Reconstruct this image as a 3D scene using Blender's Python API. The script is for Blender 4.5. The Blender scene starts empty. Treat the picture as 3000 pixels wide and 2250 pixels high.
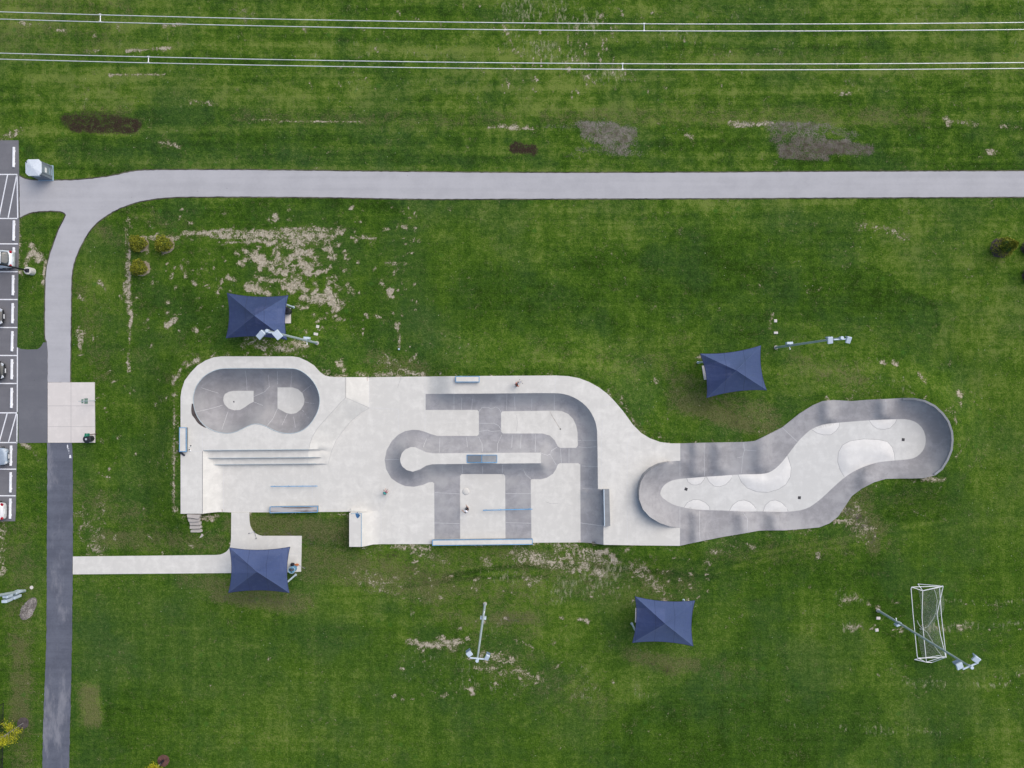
import bpy, bmesh, math, random
import numpy as np
from mathutils import Vector, Matrix, geometry
random.seed(7); np.random.seed(7)
R = math.radians
H = 75.0          # camera height, m
S = 30.0          # photo pixels per metre on the z=0 plane
CX, CY = 1500.0, 1125.0
U = 1.15          # upper deck level of the skate park
scene = bpy.context.scene
COL = scene.collection

# ------------------------------------------------------------------ survey helpers
def P(px, py, z=0.0):
    k = (H - z) / H / S
    return Vector(((px - CX) * k, (CY - py) * k, z))
def Pa(px, py, z):
    k = (H - z) / H / S
    return np.stack([(px - CX) * k, (CY - py) * k, z], -1)

def seg_dist(pts, a, b):
    a = np.array(a, float); b = np.array(b, float)
    ab = b - a; L = (ab ** 2).sum()
    t = np.clip(((pts - a) @ ab) / max(L, 1e-9), 0, 1)
    return np.hypot(*(pts - a - t[:, None] * ab).T)
def line_dist(pts, line, closed=False):
    d = np.full(len(pts), 1e9)
    n = len(line)
    for i in range(n if closed else n - 1):
        d = np.minimum(d, seg_dist(pts, line[i], line[(i + 1) % n]))
    return d
def inside(pts, poly):
    x, y = pts[:, 0], pts[:, 1]
    r = np.zeros(len(pts), bool); n = len(poly)
    for i in range(n):
        x0, y0 = poly[i]; x1, y1 = poly[(i + 1) % n]
        c = ((y0 > y) != (y1 > y))
        with np.errstate(divide='ignore', invalid='ignore'):
            xi = (x1 - x0) * (y - y0) / ((y1 - y0) if y1 != y0 else 1e-9) + x0
        r ^= c & (x < xi)
    return r
def smooth_poly(poly, it=1, closed=True, sharp=None):
    """corner cutting that keeps clearly right-angled corners"""
    for _ in range(it):
        out = []; n = len(poly)
        for i in range(n):
            p = poly[i]
            if not closed and i in (0, n - 1): out.append(p); continue
            a = poly[i - 1]; b = poly[(i + 1) % n]
            v1 = (a[0] - p[0], a[1] - p[1]); v2 = (b[0] - p[0], b[1] - p[1])
            c = (v1[0] * v2[0] + v1[1] * v2[1]) / (math.hypot(*v1) * math.hypot(*v2) + 1e-9)
            if c > -0.72: out.append(p); continue
            out.append((p[0] + v1[0] * .25, p[1] + v1[1] * .25)); out.append((p[0] + v2[0] * .25, p[1] + v2[1] * .25))
        poly = out
    return poly
def resample(line, step, closed=False):
    out = []; n = len(line)
    for i in range(n if closed else n - 1):
        a = line[i]; b = line[(i + 1) % n]
        L = math.hypot(b[0] - a[0], b[1] - a[1]); k = max(1, int(round(L / step)))
        for j in range(k): out.append((a[0] + (b[0] - a[0]) * j / k, a[1] + (b[1] - a[1]) * j / k))
    if not closed: out.append(line[-1])
    return out
def sst(x, a, b):
    t = np.clip((x - a) / (b - a), 0, 1); return t * t * (3 - 2 * t)

# ------------------------------------------------------------------ object helpers
def link(o, parent=None):
    COL.objects.link(o)
    if parent is not None: o.parent = parent
    return o
def tag(o, label=None, cat=None, group=None, kind=None):
    if label: o['label'] = label
    if cat: o['category'] = cat
    if group: o['group'] = group
    if kind: o['kind'] = kind
    return o
def thing(name, label, cat, loc=(0, 0, 0), rz=0, group=None):
    o = bpy.data.objects.new(name, None); o.empty_display_size = .3
    o.location = loc; o.rotation_euler = (0, 0, rz)
    link(o); return tag(o, label, cat, group)
def mesh_obj(name, verts, faces, mat, parent=None, smooth=False, angle=None, midx=None, loc=None):
    me = bpy.data.meshes.new(name)
    me.from_pydata([tuple(v) for v in verts], [], faces)
    mats = mat if isinstance(mat, (list, tuple)) else [mat]
    for m in mats: me.materials.append(m)
    if midx is not None: me.polygons.foreach_set('material_index', midx)
    if smooth: me.polygons.foreach_set('use_smooth', [True] * len(me.polygons))
    me.validate(); me.update()
    if angle: me.set_sharp_from_angle(angle=R(angle))
    o = bpy.data.objects.new(name, me)
    if loc is not None: o.location = loc
    return link(o, parent)
class MB:
    """collects shapes into one mesh"""
    def __init__(s): s.bm = bmesh.new()
    def box(s, c, d, rz=0, rx=0, ry=0, bevel=0, seg=1, top=None):
        r = bmesh.ops.create_cube(s.bm, size=1)
        vs = r['verts']
        for v in vs:
            k = (top if (top and v.co.z > 0) else (1, 1))
            v.co = Vector((v.co.x * d[0] * k[0], v.co.y * d[1] * k[1], v.co.z * d[2]))
        M = Matrix.Translation(c) @ Matrix.Rotation(rz, 4, 'Z') @ Matrix.Rotation(ry, 4, 'Y') @ Matrix.Rotation(rx, 4, 'X')
        bmesh.ops.transform(s.bm, matrix=M, verts=vs)
        if bevel:
            es = list({e for v in vs for e in v.link_edges})
            bmesh.ops.bevel(s.bm, geom=es, offset=bevel, segments=seg, affect='EDGES', profile=.5)
        return s
    def cyl(s, a, b, r0, r1=None, n=12, caps=True):
        a = Vector(a); b = Vector(b); r1 = r0 if r1 is None else r1
        d = b - a; L = d.length
        r = bmesh.ops.create_cone(s.bm, cap_ends=caps, segments=n, radius1=r0, radius2=r1, depth=L)
        M = Matrix.Translation((a + b) / 2) @ d.to_track_quat('Z', 'Y').to_matrix().to_4x4()
        bmesh.ops.transform(s.bm, matrix=M, verts=r['verts']); return s
    def tube(s, pts, r, n=8):
        pts = [Vector(p) for p in pts]
        rings = []
        for i, p in enumerate(pts):
            t = (pts[min(i + 1, len(pts) - 1)] - pts[max(i - 1, 0)]).normalized()
            q = t.to_track_quat('Z', 'Y')
            rr = r[i] if isinstance(r, (list, tuple)) else r
            rings.append([s.bm.verts.new(p + q @ Vector((math.cos(2 * math.pi * k / n) * rr, math.sin(2 * math.pi * k / n) * rr, 0))) for k in range(n)])
        for i in range(len(rings) - 1):
            for k in range(n):
                s.bm.faces.new((rings[i][k], rings[i][(k + 1) % n], rings[i + 1][(k + 1) % n], rings[i + 1][k]))
        s.bm.faces.new(rings[0][::-1]); s.bm.faces.new(rings[-1]); return s
    def sph(s, c, r, sc=(1, 1, 1), n=12, rz=0):
        q = bmesh.ops.create_uvsphere(s.bm, u_segments=n, v_segments=max(6, n * 2 // 3), radius=r)
        M = Matrix.Translation(c) @ Matrix.Rotation(rz, 4, 'Z') @ Matrix.Diagonal((*sc, 1))
        bmesh.ops.transform(s.bm, matrix=M, verts=q['verts']); return s
    def quad(s, *ps):
        s.bm.faces.new([s.bm.verts.new(p) for p in ps]); return s
    def prism(s, poly, z0, z1):
        a = [s.bm.verts.new((x, y, z0)) for x, y in poly]; b = [s.bm.verts.new((x, y, z1)) for x, y in poly]
        n = len(poly)
        s.bm.faces.new(b); s.bm.faces.new(a[::-1])
        for i in range(n): s.bm.faces.new((a[i], a[(i + 1) % n], b[(i + 1) % n], b[i]))
        return s
    def build(s, name, mat, parent=None, smooth=False, angle=None):
        bmesh.ops.recalc_face_normals(s.bm, faces=s.bm.faces)
        me = bpy.data.meshes.new(name); s.bm.to_mesh(me); s.bm.free()
        me.materials.append(mat)
        if smooth:
            me.polygons.foreach_set('use_smooth', [True] * len(me.polygons))
            me.set_sharp_from_angle(angle=R(angle or 40))
        o = bpy.data.objects.new(name, me); return link(o, parent)
def copy_tree(o, parent=None):
    c = o.copy(); COL.objects.link(c); c.parent = parent
    for ch in list(o.children): copy_tree(ch, c)
    return c

# ------------------------------------------------------------------ material helpers
class NT:
    def __init__(s, name):
        m = bpy.data.materials.new(name); m.use_nodes = True; s.m = m; s.t = m.node_tree
        s.b = s.t.nodes['Principled BSDF']; s.out = s.t.nodes['Material Output']
        s.tc = s.n('ShaderNodeTexCoord')
    def n(s, k, **kw):
        x = s.t.nodes.new(k)
        for a, v in kw.items(): setattr(x, a, v)
        return x
    def l(s, a, b): s.t.links.new(a, b)
    def val(s, sock, v):
        if isinstance(v, (int, float)): sock.default_value = v
        elif isinstance(v, (tuple, list)): sock.default_value = (*v, 1) if len(v) == 3 and sock.type == 'RGBA' else v
        else: s.l(v, sock)
    def mapping(s, scale=(1, 1, 1), rot=0):
        x = s.n('ShaderNodeMapping'); s.l(s.tc.outputs['Object'], x.inputs[0])
        x.inputs['Scale'].default_value = scale; x.inputs['Rotation'].default_value = (0, 0, rot); return x.outputs[0]
    def noise(s, scale, detail=4, rough=.55, vec=None, dist=0):
        x = s.n('ShaderNodeTexNoise'); x.inputs['Scale'].default_value = scale; x.inputs['Detail'].default_value = detail
        x.inputs['Roughness'].default_value = rough; x.inputs['Distortion'].default_value = dist
        s.l(vec if vec is not None else s.tc.outputs['Object'], x.inputs['Vector']); return x.outputs['Fac']
    def voro(s, scale, feature='F1', vec=None, out='Distance'):
        x = s.n('ShaderNodeTexVoronoi'); x.feature = feature; x.inputs['Scale'].default_value = scale
        s.l(vec if vec is not None else s.tc.outputs['Object'], x.inputs['Vector']); return x.outputs[out]
    def math(s, op, a, b=0, c=0, clamp=False):
        x = s.n('ShaderNodeMath', operation=op, use_clamp=clamp)
        s.val(x.inputs[0], a); s.val(x.inputs[1], b); s.val(x.inputs[2], c); return x.outputs[0]
    def rng(s, v, a, b, c=0, d=1, smooth=True):
        x = s.n('ShaderNodeMapRange'); x.interpolation_type = 'SMOOTHSTEP' if smooth else 'LINEAR'
        s.val(x.inputs['Value'], v)
        for k, q in zip(('From Min', 'From Max', 'To Min', 'To Max'), (a, b, c, d)): x.inputs[k].default_value = q
        return x.outputs['Result']
    def mix(s, f, a, b, mode='MIX'):
        x = s.n('ShaderNodeMix', data_type='RGBA', blend_type=mode)
        s.val(x.inputs[0], f); s.val(x.inputs[6], a); s.val(x.inputs[7], b); return x.outputs[2]
    def attr(s, name):
        x = s.n('ShaderNodeAttribute', attribute_name=name); return x.outputs['Fac']
    def ramp(s, f, stops):
        x = s.n('ShaderNodeValToRGB'); s.l(f, x.inputs[0]); e = x.color_ramp.elements
        e[0].position, e[0].color = stops[0][0], (*stops[0][1], 1); e[1].position, e[1].color = stops[-1][0], (*stops[-1][1], 1)
        for p, c in stops[1:-1]: q = e.new(p); q.color = (*c, 1)
        return x.outputs[0]
    def bump(s, h, strength=.3, dist=.05):
        x = s.n('ShaderNodeBump'); x.inputs['Strength'].default_value = strength; x.inputs['Distance'].default_value = dist
        s.l(h, x.inputs['Height']); s.l(x.outputs[0], s.b.inputs['Normal'])
    def done(s, col, rough=.8, metal=0, spec=.3):
        s.val(s.b.inputs['Base Color'], col); s.val(s.b.inputs['Roughness'], rough)
        s.b.inputs['Metallic'].default_value = metal; s.b.inputs['Specular IOR Level'].default_value = spec
        return s.m
def scl(c, k): return tuple(x * k for x in c)
def simple(name, c, rough=.6, metal=0, var=.12, scale=6, spec=.35, bump=0):
    t = NT(name); n = t.noise(scale, 5); n2 = t.noise(scale * .15, 3)
    f = t.math('ADD', t.math('MULTIPLY', n, .6), t.math('MULTIPLY', n2, .4))
    col = t.mix(t.rng(f, .35, .65), scl(c, 1 - var), scl(c, 1 + var))
    if bump: t.bump(n, bump, .02)
    return t.done(col, rough, metal, spec)
def concrete(name, c, var=.07, tint=None, trowel=.5, spots=.5):
    """cast concrete: cloudy blotches, trowel arcs, stains and specks"""
    t = NT(name)
    big = t.noise(.12, 4, .6); med = t.noise(1.25, 7, .68, dist=.4); fine = t.noise(9, 4, .6)
    sx = t.noise(1.0, 4, .55, vec=t.mapping((.25, 2.2, 1)))
    sy = t.noise(1.0, 4, .55, vec=t.mapping((2.0, .22, 1)))
    f = t.math('ADD', t.math('MULTIPLY', med, .48), t.math('MULTIPLY', big, .25))
    f = t.math('ADD', f, t.math('MULTIPLY', sx, .12 * trowel * 2)); f = t.math('ADD', f, t.math('MULTIPLY', sy, .12 * trowel * 2))
    f = t.math('ADD', f, t.math('MULTIPLY', fine, .10))
    col = t.mix(t.rng(f, .50, .66, smooth=False), scl(c, 1 - var * 1.5), scl(c, 1 + var))
    if tint:
        col = t.mix(t.math('MULTIPLY', t.rng(t.noise(.35, 5, .65), .42, .68), .7), col, tint)
    st = t.rng(t.noise(.6, 8, .76, dist=1.2), .56, .70)
    col = t.mix(t.math('MULTIPLY', st, .28 * spots * 2), col, scl(c, .80))
    wf = t.rng(t.noise(.9, 8, .75, dist=1.5), .60, .72)
    col = t.mix(t.math('MULTIPLY', wf, .30), col, scl(c, 1.22))
    sp = t.rng(t.voro(1.6, out='Distance'), .035, .02)
    col = t.mix(t.math('MULTIPLY', sp, .25), col, scl(c, .45))
    t.bump(fine, .12, .01)
    return t.done(col, .85, 0, .25)
def asphalt(name, c, c2, streak=.3, rot=0, wear=0):
    t = NT(name)
    fine = t.noise(22, 3, .7); med = t.noise(.5, 6, .6); gr = t.noise(5, 4, .7)
    st = t.noise(1, 5, .6, vec=t.mapping((.05, 1.6, 1), rot))
    f = t.math('ADD', t.math('MULTIPLY', med, .5), t.math('MULTIPLY', st, streak)); f = t.math('ADD', f, t.math('MULTIPLY', gr, .2 ))
    col = t.mix(t.rng(f, .36, .66), c, c2)
    if wear:
        w = t.rng(t.noise(.28, 7, .72, vec=t.mapping((1.6, .5, 1))), .50, .68)
        col = t.mix(t.math('MULTIPLY', w, wear), col, (.30, .30, .33))
        w2 = t.rng(t.noise(1.0, 7, .8, vec=t.mapping((2.2, .25, 1))), .62, .70)
        col = t.mix(t.math('MULTIPLY', w2, wear * .6), col, (.36, .35, .36))
        w3 = t.rng(t.noise(.5, 5, .7), .62, .72); col = t.mix(t.math('MULTIPLY', w3, .5), col, scl(c, .75))
    col = t.mix(t.math('MULTIPLY', t.rng(fine, .45, .7), .22), col, scl(c2, 1.15))
    sp = t.rng(t.voro(.7), .05, .03)
    col = t.mix(t.math('MULTIPLY', sp, .4), col, scl(c, .5))
    t.bump(fine, .3, .01)
    return t.done(col, .9, 0, .25)

M = {}
M['deck'] = concrete('pale_concrete', (.635, .620, .580), .065, spots=.75)
M['floor'] = concrete('floor_concrete', (.60, .595, .57), .06)
M['warm_concrete'] = concrete('warm_concrete', (.64, .60, .57), .05)
M['dark'] = concrete('tinted_concrete', (.340, .336, .348), .12, tint=(.39, .386, .384), spots=.7)
M['pad'] = concrete('pale_pad_concrete', (.68, .67, .645), .05)
M['bowl'] = concrete('bowl_concrete', (.300, .295, .306), .11, tint=(.34, .337, .338), spots=.7)
M['track2'] = concrete('tinted_run_concrete', (.325, .319, .328), .12, tint=(.385, .38, .382), spots=.9)
M['grey_concrete'] = concrete('grey_ledge_concrete', (.25, .262, .275), .08)
M['joint'] = simple('joint_grey', (.20, .20, .21), .9)  # dark grey for joints and cracks in the concrete
M['stain'] = simple('runoff_stain', (.45, .42, .38), .9, var=.2, scale=3)
M['stain2'] = simple('soil_wash', (.50, .45, .41), .9, var=.25, scale=3)
M['seam'] = simple('seam_grey', (.40, .40, .39), .9)
M['crack'] = simple('crack_lime', (.60, .60, .61), .9)
M['path'] = asphalt('light_asphalt', (.350, .348, .366), (.408, .405, .423), .35)
M['lot'] = asphalt('lot_asphalt', (.135, .135, .15), (.17, .17, .185), .3, R(90))
M['patch'] = asphalt('new_asphalt', (.125, .128, .145), (.155, .158, .175), .2)
M['oldpath'] = asphalt('old_asphalt', (.082, .090, .118), (.125, .135, .170), .3, R(90), wear=.5)
M['paint'] = simple('white_paint', (.72, .73, .76), .7, var=.08, scale=3)
M['blue_paint'] = simple('blue_steel_paint', (.13, .34, .58), .45, var=.18, scale=3)
M['pale_blue'] = simple('pale_blue_steel', (.30, .42, .52), .5, var=.1)
M['worn_top'] = None
M['galv'] = simple('galvanised_steel', (.44, .52, .55), .5, .15, var=.1)
M['galv_light'] = simple('pale_grey_paint', (.50, .58, .66), .5, var=.06)
M['black'] = simple('black_paint', (.012, .012, .016), .4)
M['black_plastic'] = simple('black_plastic', (.02, .021, .028), .5)
M['rubber'] = simple('tyre_rubber', (.018, .018, .018), .9)
M['glass'] = simple('car_glass', (.02, .03, .035), .06, var=.3, spec=.8)
M['chrome'] = simple('bright_metal', (.6, .6, .6), .25, .9)
M['red'] = simple('tail_light_red', (.35, .01, .02), .2)
M['lamp'] = simple('headlight_clear', (.5, .53, .56), .15)
M['white_metal'] = simple('white_enamel', (.78, .79, .80), .4, var=.04)
M['net'] = simple('net_cord', (.42, .45, .43), .8)
M['wood'] = simple('picnic_plank', (.30, .31, .33), .7)
M['stone'] = concrete('limestone_slab', (.46, .425, .395), .08)
M['green_plastic'] = simple('green_plastic', (.02, .20, .13), .5)
M['sign_back'] = simple('sign_back_green_grey', (.20, .30, .27), .6)
M['brown_post'] = simple('brown_post', (.12, .06, .05), .7)
M['skin'] = simple('skin', (.50, .30, .21), .55)
M['mulch'] = simple('mulch', (.075, .062, .060), .95, var=.45, scale=14, bump=.6)
M['mulch_red'] = simple('red_mulch', (.11, .055, .045), .95, var=.45, scale=14, bump=.6)
M['conduct'] = simple('aluminium_conductor', (.66, .68, .70), .4, .2)
M['fence'] = simple('black_fence_coating', (.015, .017, .016), .6)
M['drain'] = simple('drain_grate', (.05, .05, .055), .6, .3)

def worn():
    t = NT('worn_ledge_top')
    n = t.noise(1, 6, .7, vec=t.mapping((.35, 5, 1)))
    f = t.rng(n, .50, .60)
    return t.done(t.mix(t.math('MULTIPLY', f, .85), (.40, .39, .39), (.11, .085, .075)), .7)
M['worn_top'] = worn()

def canopy_mat():
    t = NT('shade_cloth')
    w = t.noise(1, 3, .5, vec=t.mapping((40, 2, 2))); big = t.noise(.5, 3)
    a = t.attr('tone')  # lit and shaded canopy sides painted into the cloth colour
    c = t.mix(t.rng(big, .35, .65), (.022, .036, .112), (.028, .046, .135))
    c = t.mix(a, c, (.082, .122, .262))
    c = t.mix(t.math('MULTIPLY', t.rng(w, .4, .6), .15), c, (.02, .03, .08))
    sp = t.n('ShaderNodeSeparateXYZ'); t.l(t.tc.outputs['Object'], sp.inputs[0])
    fr = t.math('ABSOLUTE', t.math('SUBTRACT', t.math('FRACT', t.math('MULTIPLY', sp.outputs[0], .56)), .5))
    c = t.mix(t.math('MULTIPLY', t.rng(fr, .020, .008), .45), c, (.014, .022, .055))
    wr = t.noise(1.3, 5, .6, vec=t.mapping((1, 3, 1))); t.bump(wr, .5, .08)
    c = t.mix(t.math('MULTIPLY', t.rng(t.noise(2.0, 6, .7), .52, .7), .14), c, (.12, .14, .20))
    t.done(c, .8, 0, .3)
    t.b.inputs['Sheen Weight'].default_value = .15
    tr = t.n('ShaderNodeBsdfTransparent'); tr.inputs[0].default_value = (.35, .42, .62, 1)
    ms = t.n('ShaderNodeMixShader'); ms.inputs[0].default_value = .17
    t.l(t.b.outputs[0], ms.inputs[1]); t.l(tr.outputs[0], ms.inputs[2]); t.l(ms.outputs[0], t.out.inputs[0])
    return t.m
M['canopy'] = canopy_mat()

def leaf_mat(name, a, b, c):
    t = NT(name)
    oi = t.n('ShaderNodeNewGeometry')
    rnd = oi.outputs['Random Per Island']
    n = t.noise(2.2, 3)
    f = t.math('ADD', t.math('MULTIPLY', rnd, .6), t.math('MULTIPLY', n, .4))
    t.done(t.ramp(f, [(.15, a), (.5, b), (.85, c)]), .6, 0, .3)
    return t.m
M['leaf_yellow'] = leaf_mat('spring_leaves', (.16, .18, .006), (.38, .38, .012), (.62, .60, .04))
M['leaf_bush'] = leaf_mat('evergreen_sprays', (.05, .075, .008), (.19, .21, .014), (.42, .42, .045))
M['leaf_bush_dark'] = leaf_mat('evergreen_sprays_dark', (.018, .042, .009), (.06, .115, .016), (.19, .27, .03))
M['bark'] = simple('pale_bark', (.30, .28, .27), .9, var=.3, scale=8)

def grass_mat():
    t = NT('mown_grass')
    big = t.noise(.045, 5, .6); med = t.noise(.30, 7, .66, dist=.6); med2 = t.noise(1.0, 6, .68, dist=.5); fine = t.noise(3.2, 5, .72); ff = t.noise(8, 4, .75); f3 = t.noise(24, 2, .6)
    strk = t.noise(1, 5, .62, vec=t.mapping((.03, .75, 1), R(-1)))
    strk2 = t.noise(1, 4, .6, vec=t.mapping((.06, .9, 1), R(28)))
    strk3 = t.noise(1, 5, .6, vec=t.mapping((.9, .10, 1), R(3)))
    tn = t.attr('north')
    st = t.mix(tn, strk2, strk)
    c_ = lambda n, k: t.math('MULTIPLY', t.math('SUBTRACT', n, .5), k)
    f = t.math('ADD', c_(big, .45), c_(med, .6)); f = t.math('ADD', f, c_(med2, .7))
    grid = t.noise(1, 3, .5, vec=t.mapping((.06, 2.2, 1))); grid2 = t.noise(1, 3, .5, vec=t.mapping((2.2, .06, 1)))
    f = t.math('ADD', f, t.math('MULTIPLY', c_(st, .9), t.math('ADD', t.math('MULTIPLY', tn, .7), .3))); f = t.math('ADD', f, t.math('ADD', c_(grid, .28), c_(grid2, .28))); f = t.math('ADD', f, c_(strk3, .4)); f = t.math('ADD', f, t.math('MULTIPLY', t.math('ADD', c_(strk, .55), t.math('ADD', c_(med2, .6), c_(med, .5))), tn)); f = t.math('ADD', f, c_(fine, 1.0)); f = t.math('ADD', f, c_(ff, 1.2))
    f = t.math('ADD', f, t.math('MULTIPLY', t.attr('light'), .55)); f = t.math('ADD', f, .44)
    c = t.ramp(f, [(.08, (.023, .054, .0060)), (.36, (.043, .099, .0095)), (.58, (.075, .141, .0140)), (.88, (.160, .215, .045))])
    # bluish, thick patches
    bl = t.math('MULTIPLY', t.rng(t.noise(.13, 6, .68), .44, .62), .6)
    bl = t.math('ADD', bl, t.attr('blue'), clamp=True)
    c = t.mix(t.math('MULTIPLY', bl, .60), c, t.mix(t.rng(fine, .35, .65), (.024, .060, .017), (.046, .096, .032)))
    # worn, yellow-brown thin turf
    dn = t.math('ADD', t.math('MULTIPLY', t.noise(.7, 8, .74, dist=.8), .9), t.math('MULTIPLY', ff, .25))
    dn = t.math('ADD', t.math('ADD', c_(t.noise(.7, 8, .74, dist=.8), 1.7), c_(t.noise(3.0, 5, .7), 1.3)), c_(ff, 1.2))
    dr = t.rng(t.math('ADD', dn, t.math('MULTIPLY', t.attr('dry'), .88)), .10, .80)
    c = t.mix(t.math('MULTIPLY', dr, .72), c, t.mix(t.rng(ff, .35, .65), (.080, .088, .024), (.175, .158, .085)))
    # grain of blades and little shadows
    c = t.mix(t.math('MULTIPLY', t.rng(f3, .48, .66), .45), c, t.mix(.55, c, (.006, .014, .003)))
    c = t.mix(t.math('MULTIPLY', t.rng(ff, .56, .68), .35), c, (.125, .170, .055))
    # pale flecks of dead clippings
    fl = t.noise(1.0, 8, .8, vec=t.mapping((3.2, 1.1, 1))); fm = t.noise(.35, 4, .7)
    flx = t.rng(t.math('ADD', t.math('ADD', fl, c_(fm, .35)), t.math('MULTIPLY', t.attr('fleck'), .16)), .655, .75)
    c = t.mix(t.math('MULTIPLY', flx, .75), c, (.30, .30, .185))
    # darker and brighter weed rosettes
    vw = t.voro(.62); wm = t.rng(t.noise(.09, 4), .48, .60)
    c = t.mix(t.math('MULTIPLY', t.rng(t.math('ADD', vw, c_(fine, .35)), .20, .08), t.math('MULTIPLY', wm, .6)), c, (.050, .135, .018))
    # bare pale soil
    sn = t.noise(1.7, 8, .72, dist=.7); sn2 = t.noise(6, 4, .75)
    sv = t.math('ADD', t.math('ADD', c_(sn, 2.7), c_(sn2, 1.5)), c_(t.noise(.35, 3), .6))
    sa = t.math('ADD', t.math('ADD', sv, .5), t.math('MULTIPLY', t.attr('soil'), 1.08))
    sa = t.math('ADD', sa, c_(ff, .9))
    so = t.rng(sa, .98, 1.34)
    halo = t.rng(sa, .68, 1.15)
    c = t.mix(t.math('MULTIPLY', halo, .68), c, (.125, .130, .052))
    sc = t.mix(t.rng(t.noise(3.5, 6, .7), .35, .65), (.30, .26, .195), (.55, .49, .395))
    c = t.mix(t.math('MULTIPLY', so, .92), c, sc)
    # wet dark mud / grey dried puddles
    mv = t.math('ADD', t.math('ADD', c_(t.noise(.8, 8, .78, dist=.6), 1.7), c_(ff, 1.9)), .53)
    mu = t.rng(t.math('ADD', mv, t.math('MULTIPLY', t.attr('mud'), .92)), .88, 1.24)
    gn = t.rng(t.noise(2.6, 7, .8), .52, .60)
    mc = t.mix(t.attr('mudtone'), t.mix(t.rng(ff, .35, .65), (.020, .014, .010), (.055, .038, .028)), t.mix(t.rng(sn, .35, .62), (.105, .092, .070), (.20, .185, .16)))
    mc = t.mix(t.math('MULTIPLY', gn, .75), mc, (.072, .105, .032))
    c = t.mix(mu, c, mc)
    # dandelion clocks and daisies
    v = t.voro(1.3); vm = t.rng(t.noise(.12, 3), .42, .60)
    c = t.mix(t.math('MULTIPLY', t.rng(v, .06, .03), t.math('MULTIPLY', vm, .8)), c, (.5, .52, .40))
    t.done(c, 1.0, 0, .02)
    t.bump(t.math('ADD', ff, t.math('MULTIPLY', fine, 1.2)), .8, .12)
    t.l(t.rng(mu, 0, 1, 1.0, .6), t.b.inputs['Roughness'])
    return t.m
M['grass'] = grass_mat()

# ------------------------------------------------------------------ surveyed outlines (photo pixels)
OUT = [(529,1505),(529,1190),(529,1163),(532,1142),(541,1115),(558,1092),(578,1071),(602,1056),(625,1047),(649,1044),(856,1044),(876,1047),(900,1058),(920,1071),(937,1090),(951,1100),(968,1104),(1012,1105),(1082,1105),(1160,1104),(1245,1103),(1330,1102),(1480,1101),(1629,1100),(1665,1102),(1697,1108),(1726,1119),(1755,1135),(1781,1155),(1802,1177),(1825,1204),(1854,1244),(1879,1269),(1904,1284),(1934,1295),(1964,1299),(1993,1299),
       (1993,1350),(1964,1351),(1934,1360),(1909,1373),(1889,1391),(1877,1413),(1872,1438),(1873,1463),(1884,1493),(1904,1515),(1934,1533),(1964,1543),(1992,1547),
       (1992,1599),(1880,1598),(1769,1596),(1746,1593),(1723,1590),(1701,1589),(1560,1590),(1414,1592),(1267,1594),(1119,1594),(1093,1595),(1072,1600),(1060,1602),(1023,1602),(1023,1504),(1029,1499),(930,1500),(791,1501),(730,1501),(677,1501),(650,1500),(638,1500),(617,1502),(593,1505)]
BOWL = smooth_poly([(566,1170),(568,1153),(573,1136),(583,1119),(598,1102),(619,1089),(642,1081),(664,1079),(760,1079),(853,1079),(873,1082),(893,1093),(914,1112),(929,1136),(936,1159),(937,1180),(932,1203),(920,1227),(904,1248),(883,1263),(859,1270),(836,1270),(812,1265),(792,1256),(775,1247),(758,1242),(741,1242),(724,1249),(703,1260),(683,1268),(663,1270),(636,1266),(612,1256),(590,1239),(576,1217),(568,1193)], 1)
FL1 = [(654,1173),(655,1163),(659,1154),(670,1148),(683,1145),(743,1145),(743,1177),(731,1183),(717,1193),(703,1201),(686,1202),(670,1197),(658,1185)]
FL2 = [(813,1135),(856,1135),(873,1140),(887,1153),(892,1170),(890,1185),(881,1200),(868,1210),(853,1213),(839,1210),(813,1196)]
BANK_O = [(905,1318),(908,1300),(916,1278),(930,1255),(950,1232),(975,1205),(1000,1177),(1013,1165),(1013,1105)]
BANK_I = [(1082,1105),(1082,1195),(1060,1208),(1030,1232),(1005,1262),(985,1290),(972,1320),(965,1345),(962,1358)]
BANK = BANK_O + BANK_I
EDGE_E = smooth_poly([(1247,1154),(1440,1153),(1625,1151),(1658,1155),(1686,1166),(1712,1184),(1730,1205),(1743,1231),(1749,1256),(1750,1281),(1751,1350),(1752,1433)], 1, closed=False) + [(1768,1434),(1768,1536),(1768,1596)]
TRACK = EDGE_E + [(1746,1593),(1723,1590),(1701,1589),(1700,1361),(1694,1357),(1640,1357),(1634,1361),(1629,1374),(1620,1388),(1603,1399),(1585,1404),(1558,1404),(1555,1406),(1557,1577),(1481,1578),(1480,1394),(1475,1389),(1352,1389),(1348,1394),(1348,1578),(1273,1579),(1272,1416),(1267,1412),(1256,1413),(1238,1421),(1213,1426),(1187,1424),(1166,1415),(1146,1401),(1131,1375),(1127,1347),(1133,1318),(1148,1292),(1166,1274),(1187,1263),(1209,1259),(1227,1260),(1245,1265),(1263,1272),(1281,1277),(1398,1277),(1403,1272),(1403,1206),(1398,1201),(1247,1201)]
ISL_B = [(1468,1210),(1472,1205),(1630,1203),(1647,1205),(1665,1213),(1679,1227),(1688,1247),(1692,1267),(1693,1305),(1688,1312),(1641,1312),(1634,1307),(1625,1290),(1611,1276),(1589,1270),(1477,1270),(1470,1267),(1468,1260)]
HUB = [(1172,1345),(1177,1328),(1186,1318),(1202,1310),(1216,1310),(1231,1317),(1249,1325),(1267,1328),(1585,1326),(1585,1357),(1267,1360),(1249,1364),(1231,1375),(1209,1382),(1191,1377),(1178,1366),(1173,1354)]
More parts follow.
